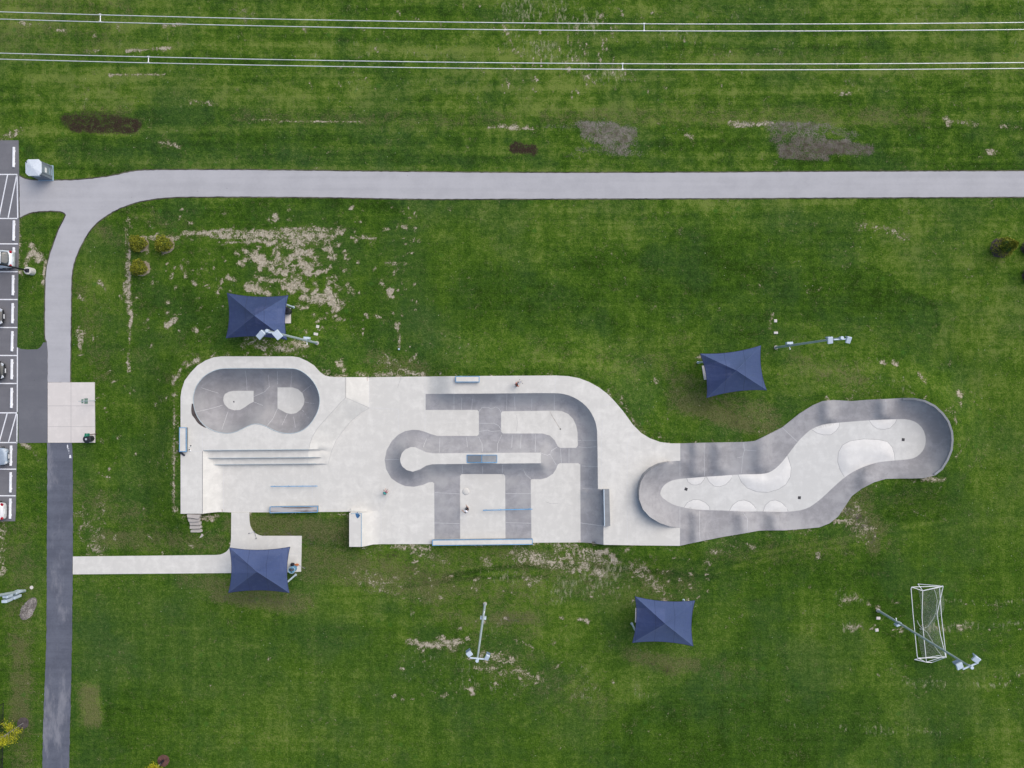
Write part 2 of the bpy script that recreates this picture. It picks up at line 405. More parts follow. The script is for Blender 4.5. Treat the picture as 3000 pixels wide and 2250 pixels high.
SN_OUT = [(1993,1299),(2063,1297),(2178,1295),(2212,1292),(2237,1280),(2292,1252),(2342,1212),(2382,1187),(2411,1175),(2441,1172),(2466,1173),(2496,1175),(2546,1171),(2595,1169),(2645,1166),(2680,1166),(2710,1172),(2740,1187),(2764,1209),(2782,1234),(2792,1264),(2794,1289),(2791,1319),(2779,1349),(2762,1376),(2740,1393),(2705,1401),(2670,1402),(2635,1402),(2595,1403),(2561,1413),(2526,1431),(2496,1453),(2476,1483),(2456,1513),(2431,1533),(2401,1545),(2347,1550),(2297,1554),(2247,1554),(2222,1555),(2173,1564),(2123,1572),(2073,1582),(2033,1590),(1992,1599),(1992,1547),(1964,1543),(1934,1533),(1904,1515),(1884,1493),(1873,1463),(1872,1438),(1877,1413),(1889,1391),(1909,1373),(1934,1360),(1964,1351),(1993,1350)]
SN_FLOOR = smooth_poly([(1934,1443),(1941,1426),(1956,1413),(1974,1406),(1999,1402),(2063,1397),(2098,1395),(2163,1390),(2222,1389),(2247,1387),(2267,1377),(2287,1359),(2307,1334),(2337,1294),(2362,1269),(2382,1254),(2416,1242),(2461,1238),(2521,1233),(2570,1230),(2625,1228),(2660,1228),(2685,1237),(2705,1257),(2713,1284),(2710,1309),(2700,1326),(2682,1341),(2660,1346),(2620,1349),(2570,1354),(2536,1365),(2506,1378),(2476,1397),(2446,1423),(2416,1452),(2391,1473),(2367,1489),(2337,1497),(2287,1500),(2227,1498),(2188,1499),(2138,1496),(2048,1494),(2014,1489),(1974,1480),(1949,1465),(1936,1453)], 1)

QX0, QX1, QX2, QH = 1023, 1059, 1112, 1.1
def f_plaza(p):
    """height of the plaza surface at photo pixels"""
    p = np.asarray(p, float).reshape(-1, 2); x, y = p.T
    yy = y + .008 * (x - 595)
    stairs = U - (U / 3) * (sst(yy, 1319, 1322.5) + sst(yy, 1342, 1345.5) + sst(yy, 1361, 1364.5))
    left = U * np.clip(1 - (x - 593) / 58, 0, 1) ** 1.25
    z = np.where(x < 962, np.maximum(stairs, left), 0.0)
    z = np.where((x < 962) & (y < 1319), U, z)
    z = np.where((x >= 905) & (y >= 1319), 0, z)
    ib = inside(p, BANK)
    do = line_dist(p, BANK_O); di = line_dist(p, BANK_I)
    bank = U * di / (di + do + 1e-6)
    bank = bank * bank * (3 - 2 * bank / 1.0) if False else bank
    ud = (x < 1013) & (y < 1319) & ~ib
    # east of the bank
    east = ((x >= 1082) | (~ib & (x >= 905) & (np.interp(y, [1105,1195,1208,1232,1262,1290,1320,1358], [1082,1082,1060,1030,1005,985,972,962]) <= x)))
    z = np.where(east, 0.0, z)
    z = np.where(~ib & ~east & (y < 1319), U, z)
    z = np.where(ib | (do < .05) & (y < 1319) | (di < .05), bank, z)
    stair_zone = (x < 970) & (yy >= 1318.9)
    z = np.where(stair_zone, np.where(x < 905, np.maximum(stairs, left), stairs * np.clip((968 - x) / 63, 0, 1)), z)
    # bowl
    inb = inside(p, BOWL)
    dF = np.minimum(line_dist(p, FL1, True), line_dist(p, FL2, True)); dO = line_dist(p, BOWL, True)
    fl = inside(p, FL1) | inside(p, FL2)
    t = dF / (dF + dO + 1e-6)
    zb = (U - 1.75) + 1.75 * t ** 2.1
    zb = np.where(fl | (dF < .05), U - 1.75, zb)
    z = np.where(inb & (dO > .05), zb, z)
    # north and east upper deck
    er = np.clip((x - 1247) / 85, 0, 1); er = er * er * (3 - 2 * er)
    de = line_dist(p, EDGE_E)
    deckmask = (x > 1245) & ~inside(p, TRACK) & ((y < 1154.5) | (x > 1700)) & ~inside(p, ISL_B) & ~((x < 1700.5) & (y > 1300))
    east_poly = EDGE_E + [(1768,1700),(2100,1700),(2100,1000),(1247,1000)]
    up = inside(p, east_poly) | (de < .05)
    z = np.where(up & (x > 1245), U * er, z)
    # banked track
    intr = inside(p, TRACK) & ~up
    dh = line_dist(p, HUB, True)
    w = np.where(x > 1700, np.where(y > 1433, 66, 50), 44)
    q1 = U * er * np.clip(1 - de / w, 0, 1) ** 1.7
    q2 = .95 * np.clip(1 - dh / 42, 0, 1) ** 1.8
    z = np.where(intr, np.maximum(q1, q2), z)
    z = np.where(inside(p, HUB) | (dh < .05), .95, z)
    # quarter ramp in the south-west corner
    inq = (x >= QX0 - .5) & (x <= QX2) & (y >= 1496)
    zq = QH * np.clip(1 - (x - QX1) / (QX2 - QX1), 0, 1) ** 2
    zq = zq * np.clip((y - 1496) / 7.5, 0, 1)
    z = np.where(inq, zq, z)
    return z
CRESTS = [(2040,1340,26),(2108,1340,30),(2232,1330,34),(2425,1205,28),(2590,1200,28),(2042,1540,26),(2178,1535,30),(2272,1525,30),(2540,1395,34)]
PADS = [[(2012,1402),(2016,1412),(2027,1420),(2040,1421),(2053,1417),(2062,1406),(2066,1397)],
        [(2070,1397),(2078,1412),(2092,1424),(2108,1426),(2126,1420),(2140,1406),(2146,1392)],
        [(2162,1390),(2172,1412),(2190,1430),(2218,1441),(2248,1443),(2280,1434),(2302,1420),(2316,1396),(2318,1370),(2307,1334),(2287,1359),(2267,1377),(2247,1387),(2222,1389)],
        [(2378,1258),(2392,1268),(2412,1274),(2434,1274),(2450,1262),(2458,1250),(2460,1238)],
        [(2546,1231),(2556,1246),(2570,1256),(2590,1258),(2608,1254),(2622,1240),(2628,1228)],
        [(2004,1486),(2014,1472),(2030,1464),(2048,1464),(2066,1472),(2078,1484),(2080,1495)],
        [(2137,1496),(2146,1480),(2162,1468),(2180,1465),(2196,1470),(2210,1482),(2218,1498)],
        [(2236,1498),(2242,1480),(2256,1468),(2272,1465),(2290,1472),(2302,1484),(2309,1498)],
        [(2474,1397),(2462,1378),(2454,1352),(2456,1326),(2468,1304),(2490,1292),(2530,1286),(2574,1288),(2600,1294),(2614,1310),(2620,1330),(2622,1349),(2570,1354),(2536,1365),(2506,1378)]]
PADH = [.07, .08, .17, .10, .09, .08, .09, .09, .18]
SFZ = .55
PADARC = [PADS[0], PADS[1], PADS[2][:10], PADS[3], PADS[4], PADS[5], PADS[6], PADS[7], PADS[8][:12]]
def f_snake(p):
    p = np.asarray(p, float).reshape(-1, 2); x, y = p.T
    di = line_dist(p, SN_FLOOR, True); do = line_dist(p, SN_OUT, True); inf = inside(p, SN_FLOOR)
    t = di / (di + do + 1e-6)
    rim = (U - SFZ) + 1.15 * sst(x, 2600, 2740) * sst(1500 - y, 1500 - 1420, 1500 - 1340)
    rim = (U - SFZ) + 1.2 * sst(x, 2610, 2730)
    west = sst(-x, -1990, -1925)
    rim = rim + 1.1 * west
    rim = rim * (1 - .35 * sst(x, 2040, 2200) * (1 - sst(x, 2560, 2680)))
    roll = np.zeros(len(x))
    for cx, cy, s in CRESTS:
        along = np.where(np.abs(y - cy) < 110, np.exp(-((x - cx) / (s * .84)) ** 2), 0)
        roll += .52 * along
    tt = np.clip(t, 0, 1)
    z = SFZ + rim * tt ** 1.5 + roll * np.clip(tt * 5, 0, 1) * (1 - .35 * sst(tt, .8, 1))
    # flush joint with the plaza deck on the west side
    fl = sst(-x, -2030, -1993) * ((y < 1352) | (y > 1546))
    z = z * (1 - fl) + U * fl
    zf = np.full(len(x), SFZ)
    for poly, h in zip(PADS, PADH):
        ip = inside(p, poly)
        arc = line_dist(p, poly[:-1] if h < .3 else poly[:12])
        dpad = np.clip(arc / 26, 0, 1)
        zf = np.where(ip, np.maximum(zf, SFZ + h * dpad ** .8 * (1 if h < .3 else 1)), zf)
    # pads meet the foot of the banked wall at floor level
    z = np.where(inf, SFZ + (zf - SFZ) * np.clip(di / 14, 0, 1), z)
    z = np.where(di < .05, SFZ, z)
    return z

# --------- constrained triangulation in survey space
def cdt_build(outline, lines, polys, step=7.0, edge=6.0, bbox=None):
    V = []; E = []
    def add(line, closed):
        pts = resample(line, edge, closed); base = len(V); V.extend(Vector(p) for p in pts)
        n = len(pts)
        for i in range(n if closed else n - 1): E.append((base + i, base + (i + 1) % n))
    add(outline, True)
    for l in lines: add(l, False)
    for q in polys: add(q, True)
    xs = [p[0] for p in outline]; ys = [p[1] for p in outline]
    gx, gy = np.meshgrid(np.arange(min(xs) + 3, max(xs), step), np.arange(min(ys) + 3, max(ys), step))
    g = np.stack([gx.ravel(), gy.ravel()], 1).astype(float); g += (np.random.rand(*g.shape) - .5) * step * .25
    g = g[inside(g, outline)]
    cv = np.array([tuple(v) for v in V])
    # keep the grid away from the constraint points
    keep = np.ones(len(g), bool)
    for i in range(0, len(g), 2000):
        d = ((g[i:i + 2000, None, :] - cv[None]) ** 2).sum(-1).min(1); keep[i:i + 2000] = d > (step * .55) ** 2
    g = g[keep]
    V.extend(Vector(p) for p in g)
    r = geometry.delaunay_2d_cdt(V, E, [], 0, 1e-4)
    pts = np.array([tuple(v) for v in r[0]]); tris = np.array(r[2])
    c = pts[tris].mean(1)
    tris = tris[inside(c, outline)]; c = pts[tris].mean(1)
    return pts, tris, c
def orient(verts, tris):
    a, b, c = verts[tris[:, 0]], verts[tris[:, 1]], verts[tris[:, 2]]
    nz = np.cross(b - a, c - a)[:, 2]; t = tris.copy(); t[nz < 0] = t[nz < 0][:, ::-1]; return t
def submesh(name, verts, tris, mask, mat, parent, extra=None, angle=28):
    t = orient(verts, tris[mask]); used, inv = np.unique(t, return_inverse=True); inv = inv.reshape(-1, 3)
    v = verts[used].tolist(); f = inv.tolist(); mi = [0] * len(f); mats = [mat]
    if extra:
        for m, ev, ef in extra:
            b = len(v); v += ev; f += [[i + b for i in q] for q in ef]; mats.append(m); mi += [len(mats) - 1] * len(ef)
    return mesh_obj(name, v, f, mats, parent, True, angle, mi)
def skirt(outline, zf, depth, top=.0):
    pts = np.array(resample(outline, 8, True)); z = zf(pts)
    a = Pa(pts[:, 0], pts[:, 1], z); b = a.copy(); b[:, 2] = np.minimum(a[:, 2] - .3, -0.0) - depth
    n = len(a); return (np.concatenate([a, b]).tolist(), [[i, (i + 1) % n, n + (i + 1) % n, n + i] for i in range(n)])
def strips(lines, zf, w=.9, lift=.006):
    """hair-line joints or cracks laid on a surface (survey px width w)"""
    v = []; f = []
    for ln in lines:
        pts = np.array(resample(ln, 5)); d = np.gradient(pts, axis=0); L = np.hypot(*d.T)[:, None] + 1e-9
        nrm = np.stack([-d[:, 1], d[:, 0]], 1) / L
        for k, sgn in enumerate((-.5, .5)):
            q = pts + nrm * w * sgn; z = zf(pts) + lift; base = len(v)
            v += Pa(q[:, 0], q[:, 1], z).tolist()
        n = len(pts); b = len(v) - 2 * n
        f += [[b + i, b + i + 1, b + n + i + 1, b + n + i] for i in range(n - 1)]
    return v, f

# ---------------- plaza and bowl
ris = []
for a, b, xl, xr in ((1319, 1322.5, 594, 935), (1342, 1345.5, 594, 935), (1361, 1364.5, 594, 960)):
    for y in (a, b): ris.append([(xl, y - .008 * (xl - 595)), (xr, y - .008 * (xr - 595))])
lines = [BANK_O, BANK_I, EDGE_E[:-1], [(593, 1319), (593, 1504)], [(1030, 1503.6), (QX1, 1503.6), (QX1, 1600)], [(QX2, 1497), (QX2, 1594)], [(1030, 1497), (QX2, 1497)], [(651, 1366), (651, 1499)]] + ris
pts, tris, cen = cdt_build(OUT, lines, [BOWL, FL1, FL2, TRACK, ISL_B, HUB], 7, 5)
zz = f_plaza(pts); W = Pa(pts[:, 0], pts[:, 1], zz)
inB = inside(cen, BOWL); i1 = inside(cen, FL1); i2 = inside(cen, FL2)
inT = inside(cen, TRACK) & ~inside(cen, ISL_B) & ~inside(cen, HUB); inH = inside(cen, HUB)
inQ = (cen[:, 0] > QX0) & (cen[:, 0] < QX2) & (cen[:, 1] > 1497)
inS = (cen[:, 0] > 593) & (cen[:, 0] < 905) & (cen[:, 1] + .008 * (cen[:, 0] - 595) > 1319) & (cen[:, 1] + .008 * (cen[:, 0] - 595) < 1364.5)
rest = ~(inB | inT | inH | inQ | inS)
bowl = thing('skate_bowl', 'figure-eight skate bowl sunk in the north-west deck with two pale floors', 'skate bowl')
plaza = thing('skate_plaza', 'pale concrete skate plaza with dark banked track, steps and raised key-shaped island', 'skate park')
bj = [[(718,1084),(722,1110),(724,1144)],[(786,1098),(789,1132)],[(813,1080),(813,1134)],[(855,1088),(852,1134)],[(743,1162),(775,1148),(790,1132)],[(743,1177),(770,1188)],[(813,1197),(800,1226),(782,1248)],
      [(590,1136),(640,1152)],[(570,1208),(622,1196),(652,1187)],[(668,1206),(650,1258)],[(842,1212),(826,1246)],[(859,1214),(866,1254)],[(885,1200),(905,1226)],[(892,1178),(930,1184)],[(884,1150),(912,1128)]]
submesh('bowl_wall', W, tris, inB & ~i1 & ~i2, M['bowl'], bowl, [(M['crack'], *strips(bj, f_plaza, .7))], 60)
submesh('bowl_floor', W, tris, i1, M['floor'], bowl); submesh('bowl_floor', W, tris, i2, M['floor'], bowl)
# steel coping round the lip
def coping(line, zf, r, mat, name, parent, closed=True, lift=0.0):
    q = np.array(resample(line, 6, closed)); 
    if closed: q = np.vstack([q, q[:1]])
    z = zf(q) + lift; w = Pa(q[:, 0], q[:, 1], z)
    return MB().tube(w.tolist(), r, 6).build(name, mat, parent, True, 60)
def zconst(v): return lambda q: np.full(len(np.atleast_2d(q)), v)
coping(BOWL, zconst(U), .035, M['galv'], 'coping', bowl)
mudv = smooth_poly([(562,1182),(566,1184),(568,1196),(574,1213),(584,1230),(592,1242),(604,1253),(600,1253),(588,1246),(578,1238),(568,1222),(562,1216),(560,1200)], 1)
MB().prism([tuple(P(a, b, U).xy) for a, b in mudv], U - .02, U + .008).build('dried_mud', M['mulch'], bowl)
dj = [[(1013,1106),(1013,1165)],[(1082,1106),(1082,1195)],[(1245,1104),(1245,1265)],[(1330,1103),(1330,1152)],[(1082,1195),(1168,1199),(1168,1262)],[(1627,1101),(1627,1150)],
      [(1765,1230),(1762,1300),(1763,1432)],[(1838,1300),(1838,1597)],[(1760,1192),(1800,1178)],[(593,1262),(593,1319)],[(529,1322),(593,1322)],[(1838,1300),(1856,1262)],[(1162,1418),(1146,1445),(1120,1485),(1112,1497)],[(655,1366),(655,1499)],[(915,1366),(915,1480)],[(1116,1500),(1118,1592)]]
dk = [[(593,1322),(593,1504)]]
sm_ = [BANK_O[:-1], BANK_I[1:], [(1013,1106),(1013,1165)], [(960,1104),(1013,1105)][:0] or [(1013,1165),(1082,1195)]]
ck = [[(1175,1105),(1165,1135)],[(1513,1216),(1516,1240),(1513,1264)],[(1598,1470),(1616,1476),(1636,1474)]]
deck = submesh('deck', W, tris, rest, M['deck'], plaza, [(M['crack'], *strips(dj, f_plaza, .7)), (M['joint'], *strips(dk, f_plaza, 1.6)), (M['seam'], *strips(sm_, f_plaza, .9)), (M['joint'], *strips(ck, f_plaza, .4)), (M['stain'], *strips([[(1611,1205),(1616,1216),(1627,1234),(1640,1255)]], f_plaza, 2.0)), (M['stain2'], *strips([[(1074,1106),(1075,1116)],[(649,1492),(650,1499)],[(1696,1583),(1700,1588)]], f_plaza, 7, .005)), (M['deck'], *skirt(OUT, f_plaza, .25))])
tj = [[(1330,1155),(1330,1200)],[(1353,1166),(1352,1200)],[(1384,1168),(1382,1200)],[(1485,1155),(1484,1201)],[(1507,1162),(1509,1200)],[(1558,1168),(1558,1201)],[(1624,1156),(1624,1200)],
      [(1403,1205),(1412,1194),(1428,1193),(1440,1198),(1452,1192),(1462,1197),(1468,1208)],[(1404,1240),(1446,1240),(1460,1246),(1468,1258)],[(1404,1264),(1428,1260),(1438,1264),(1466,1262),(1476,1272)],
      [(1289,1282),(1287,1326)],[(1366,1280),(1370,1310)],[(1402,1280),(1412,1300),(1414,1324)],[(1470,1274),(1458,1300),(1457,1324)],[(1501,1274),(1499,1312)],[(1527,1274),(1524,1314)],[(1569,1272),(1568,1324)],
      [(1632,1310),(1616,1320),(1612,1332),(1622,1350),(1630,1362)],[(1586,1328),(1604,1334),(1612,1330)],[(1642,1314),(1645,1356)],[(1667,1314),(1667,1356)],[(1694,1290),(1748,1290)],[(1695,1309),(1720,1312),(1748,1308)],[(1702,1365),(1750,1367)],[(1702,1431),(1750,1433)],
      [(1274,1443),(1347,1447)],[(1274,1532),(1347,1534)],[(1481,1446),(1555,1446)],[(1482,1531),(1556,1533)],[(1414,1362),(1414,1388)],[(1355,1362),(1355,1386)],[(1472,1362),(1472,1386)],[(1555,1403),(1540,1390),(1534,1376)],[(1701,1532),(1767,1541)],
      [(1250,1284),(1240,1310)],[(1128,1346),(1170,1346)]]
submesh('banked_track', W, tris, inT, M['dark'], plaza, [(M['crack'], *strips(tj, f_plaza, .75))], 60)
submesh('raised_island', W, tris, inH, M['deck'], plaza)
submesh('steps', W, tris, inS, M['deck'], plaza, angle=15)
submesh('quarter_ramp', W, tris, inQ, M['deck'], plaza)
# steel edges on the steps' nosings and the ramp coping
q = MB()
for y in (1319, 1342, 1361):
    a = {1319: 596, 1342: 609, 1361: 623}[y]; b = {1319: 903, 1342: 925, 1361: 955}[y]
    zt = {1319: U, 1342: U * 2 / 3, 1361: U / 3}[y]
    q.cyl(P(a, y - .008 * (a - 595), zt), P(b if b < 930 else 926, y - .008 * (b - 595), zt), .022, n=6)
q.build('step_nosing', M['galv'], plaza)
MB().cyl(P(QX1, 1504, QH + .01), P(QX1, 1601, QH + .01), .035, n=8).cyl(P(1029, 1504, QH), P(QX1, 1504, QH), .025, n=6).build('ramp_coping', M['pale_blue'], plaza, True)
# shield emblem painted on the ramp platform
em = [(1041,1502),(1044.5,1503),(1047,1500),(1049,1503),(1051,1505),(1052,1507.5),(1055,1507.5),(1054.6,1511),(1052,1515),(1047.7,1519),(1044,1515),(1042,1509)]
MB().prism([tuple(P(a, b, QH + .005).xy) for a, b in em], QH + .001, QH + .012).build('shield_emblem', simple('emblem_blue', (.03, .11, .24), .6, var=.3), plaza)
# small bump
dm = MB(); dm.sph(P(1365, 1440, 0), .34, (1, 1, .34), 24); dm.build('concrete_bump', M['deck'], plaza, True)
MB().cyl(P(1641.5, 1257, 0), P(1641.5, 1257, .006), .07, n=12).build('floor_drain', M['drain'], plaza)
MB().cyl(P(686, 1177, U - 1.75) , P(686, 1177, U - 1.742), .09, n=12).build('floor_drain', M['drain'], bowl)
# raised extension of the east quarter
ex = MB(); a = P(1768, 1434, U + .42).xy; b = P(1785, 1434, U + .42).xy; c = P(1788, 1541, U + .42).xy; d = P(1770, 1541, U + .42).xy
ex.prism([tuple(a), tuple(b), tuple(c), tuple(d)], U - .3, U + .42)
ex.build('raised_extension', M['grey_concrete'], plaza)
MB().cyl(P(1769, 1434, U + .44), P(1771, 1541, U + .44), .05, n=8).build('extension_coping', M['galv_light'], plaza, True)

# ---------------- snake run
pts2, tris2, cen2 = cdt_build(SN_OUT, PADARC, [SN_FLOOR], 7, 6)
W2 = Pa(pts2[:, 0], pts2[:, 1], f_snake(pts2)); inF = inside(cen2, SN_FLOOR)
snake = thing('snake_run', 'winding snake run with tinted banked walls, rollers and a pale flat bottom', 'skate run')
RIM = [p for p in SN_OUT]
sj = [[(2178,1297),(2181,1318),(2216,1321)],[(2181,1318),(2176,1338),(2160,1341)],[(2176,1338),(2172,1386)],[(2292,1253),(2336,1294)],[(2595,1170),(2596,1200)],[(1992,1352),(1992,1400)],[(2050,1497),(2049,1560),(2051,1584)],[(2176,1500),(2190,1520),(2189,1560)],[(2063,1299),(2064,1394)],[(1992,1486),(1992,1546)]]
submesh('banked_wall', W2, tris2, ~inF, M['track2'], snake, [(M['crack'], *strips(sj, f_snake, .7)), (M['track2'], *skirt(SN_OUT, f_snake, .25))], 60)
inP = np.zeros(len(cen2), bool)
for pq in PADS:
    m_ = inF & inside(cen2, pq) & ~inP; inP |= m_; submesh('bank_pad', W2, tris2, m_, M['pad'], snake, angle=50)
submesh('run_floor', W2, tris2, inF & ~inP, M['floor'], snake, [(M['joint'], *strips([q_ for q_ in [PADS[0],PADS[1],PADS[2][:10],PADS[3],PADS[4],PADS[5],PADS[6],PADS[7],PADS[8][:12]]], f_snake, .7)), (M['crack'], *strips([[(2107,1427),(2107,1494)]], f_snake, .5))], 50)
q = MB()
arcE = [p for p in SN_OUT if p[0] > 2600 and p[1] < 1400]
def rimstrip(line, name, wpx=6, lift=.012, mat=None):
    pl = np.array(resample(line, 6)); d = np.gradient(pl, axis=0); L = np.hypot(*d.T)[:, None]
    nr = np.stack([-d[:, 1], d[:, 0]], 1) / L; z = f_snake(pl) + lift
    a = Pa(*(pl.T), z); b = Pa(*((pl + nr * wpx).T), z)
    n = len(pl); v = np.concatenate([a, b, b - [0, 0, .12]]).tolist(); f = [[i, i + 1, n + i + 1, n + i] for i in range(n - 1)] + [[n + i, n + i + 1, 2 * n + i + 1, 2 * n + i] for i in range(n - 1)]
    mesh_obj(name, v, f, mat or M['grey_concrete'], snake)
rimstrip(arcE, 'rim_kerb')
westarc = SN_OUT[SN_OUT.index((1992, 1547)) :]
for x_, y_, a_ in ((2010, 1433, 18), (2342, 1458, 5), (2646, 1288, 4)):
    c = P(x_, y_, SFZ)
    MB().box(c + Vector((0, 0, .006)), (.28, .28, .012), rz=R(-a_)).build('drain_grate', M['drain'], snake)

# ------------------------------------------------------------------ ground
OW = np.array(resample(OUT, 8, True)); ozp = f_plaza(OW); OWw = Pa(OW[:, 0], OW[:, 1], ozp)
SW = np.array(resample(SN_OUT, 8, True)); ozs = f_snake(SW); SWw = Pa(SW[:, 0], SW[:, 1], ozs)
def tow(w): return np.stack([w[:, 0] * S + CX, CY - w[:, 1] * S], 1)      # world -> survey plan px at z=0
OWp, SWp = tow(OWw), tow(SWw)
hp = np.concatenate([OWp, SWp]); hz = np.concatenate([np.maximum(ozp, 0), np.minimum(ozs, 1.5)])
# the quarter ramp and south-west corner stand free of the grass
free = (hp[:, 0] > 560) & (hp[:, 0] < 1400) & (hp[:, 1] > 1480)
hz = np.where(free, 0.0, hz); hz = np.where((hp[:, 0] > 1690) & (hp[:, 0] < 1800) & (hp[:, 1] > 1570), hz * .6, hz)
def gz(p):
    """terrain height at plan px"""
    p = np.atleast_2d(np.asarray(p, float)); out = np.zeros(len(p))
    d = np.full(len(p), 1e9)
    m = (p[:, 0] > 350) & (p[:, 0] < 2980) & (p[:, 1] > 860) & (p[:, 1] < 1780)
    idx = np.where(m)[0]
    for i in range(0, len(idx), 4000):
        j = idx[i:i + 4000]; dd = ((p[j, None, :] - hp[None]) ** 2).sum(-1)
        w = 1 / (dd + 150) ** 2; h = (w * hz).sum(1) / w.sum(1); dm = np.sqrt(dd.min(1))
        out[j] = h * (1 - sst(dm, 0, 150)) - .10 * (1 - sst(dm, 0, 30)) * (h > .15)
    return out
def G(px, py, dz=0):
    """point on the terrain seen at this place in the photo"""
    z = 0.0
    for _ in range(3):
        w = P(px, py, z); z = float(gz([[w.x * S + CX, CY - w.y * S]])[0])
    v = P(px, py, z); v.z += dz; return v
def axis(a, b, step, far):
    c = list(np.arange(a, b + step, step)); s = step; v = c[-1]; hi = []
    while v < far: s *= 1.35; v += s; hi.append(v)
    s = step; v = a; lo = []
    while v > -far: s *= 1.35; v -= s; lo.append(v)
    return np.array(lo[::-1] + c + hi)
ax = axis(-100, 3100, 6, 60000); ay = axis(-100, 2350, 6, 60000)
gx, gy = np.meshgrid(ax, ay); gp = np.stack([gx.ravel(), gy.ravel()], 1).astype(float); gz0 = gz(gp)
near = (gp[:, 0] > 500) & (gp[:, 0] < 2830) & (gp[:, 1] > 1020) & (gp[:, 1] < 1630)
ni = np.where(near)[0]; bpts = np.concatenate([OWp, SWp])
dens = np.array(resample([tuple(q) for q in OWp], 1.5, True) + resample([tuple(q) for q in SWp], 1.5, True))
inO = np.zeros(len(gp), bool)
for i in range(0, len(ni), 3000):
    j = ni[i:i + 3000]; dd = ((gp[j, None, :] - dens[None]) ** 2).sum(-1); k = dd.argmin(1); dm = np.sqrt(dd[np.arange(len(j)), k])
    s_ = dm < 4.3; gp[j[s_]] = dens[k[s_]]
gz0 = gz(gp)
ins = np.zeros(len(gp), bool)
nx, ny = len(ax), len(ay)
ii = np.arange(nx * ny).reshape(ny, nx)
quads = np.stack([ii[1:, :-1].ravel(), ii[1:, 1:].ravel(), ii[:-1, 1:].ravel(), ii[:-1, :-1].ravel()], 1)
qc = gp[quads].mean(1)
kill = np.zeros(len(quads), bool); nb = (qc[:, 0] > 490) & (qc[:, 0] < 2840) & (qc[:, 1] > 1010) & (qc[:, 1] < 1640)
kill[nb] = inside(qc[nb], OWp) | inside(qc[nb], SWp)
quads = quads[~kill]
gw = np.stack([(gp[:, 0] - CX) / S, (CY - gp[:, 1]) / S, gz0], 1)
me = bpy.data.meshes.new('grass_ground')
me.vertices.add(len(gw)); me.vertices.foreach_set('co', gw.ravel())
me.loops.add(quads.size); me.loops.foreach_set('vertex_index', quads.ravel().astype(np.int32))
me.polygons.add(len(quads)); me.polygons.foreach_set('loop_start', (np.arange(len(quads)) * 4).astype(np.int32))
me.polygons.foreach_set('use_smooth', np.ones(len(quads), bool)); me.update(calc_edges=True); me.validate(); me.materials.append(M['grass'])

def blobs(lst):
    """soft strokes: x0,y0,x1,y1,half width px,value"""
    a = np.zeros(len(gp))
    for x0, y0, x1, y1, w, v in lst:
        m = (gp[:, 0] > min(x0, x1) - 2 * w) & (gp[:, 0] < max(x0, x1) + 2 * w) & (gp[:, 1] > min(y0, y1) - 2 * w) & (gp[:, 1] < max(y0, y1) + 2 * w)
        if not m.any(): continue
        d = seg_dist(gp[m], (x0, y0), (x1, y1)); q = v * (1 - sst(d, w * .35, w * 1.5))
        a[m] = np.where(np.abs(q) > np.abs(a[m]), q, a[m])
    return a
def rim_noise(n, rng, poly, off, w, v, xr=None):
    out = []
    P_ = resample(poly, 10, True)
    for _ in range(n):
        x, y = P_[rng.randrange(len(P_))]
        if xr and not xr(x, y): continue
        out.append((x + rng.uniform(-off, off), y + rng.uniform(-off, off), x + rng.uniform(-off, off) + 6, y + rng.uniform(-off, off), rng.uniform(w * .5, w), v * rng.uniform(.5, 1)))
    return out
rg = random.Random(3)
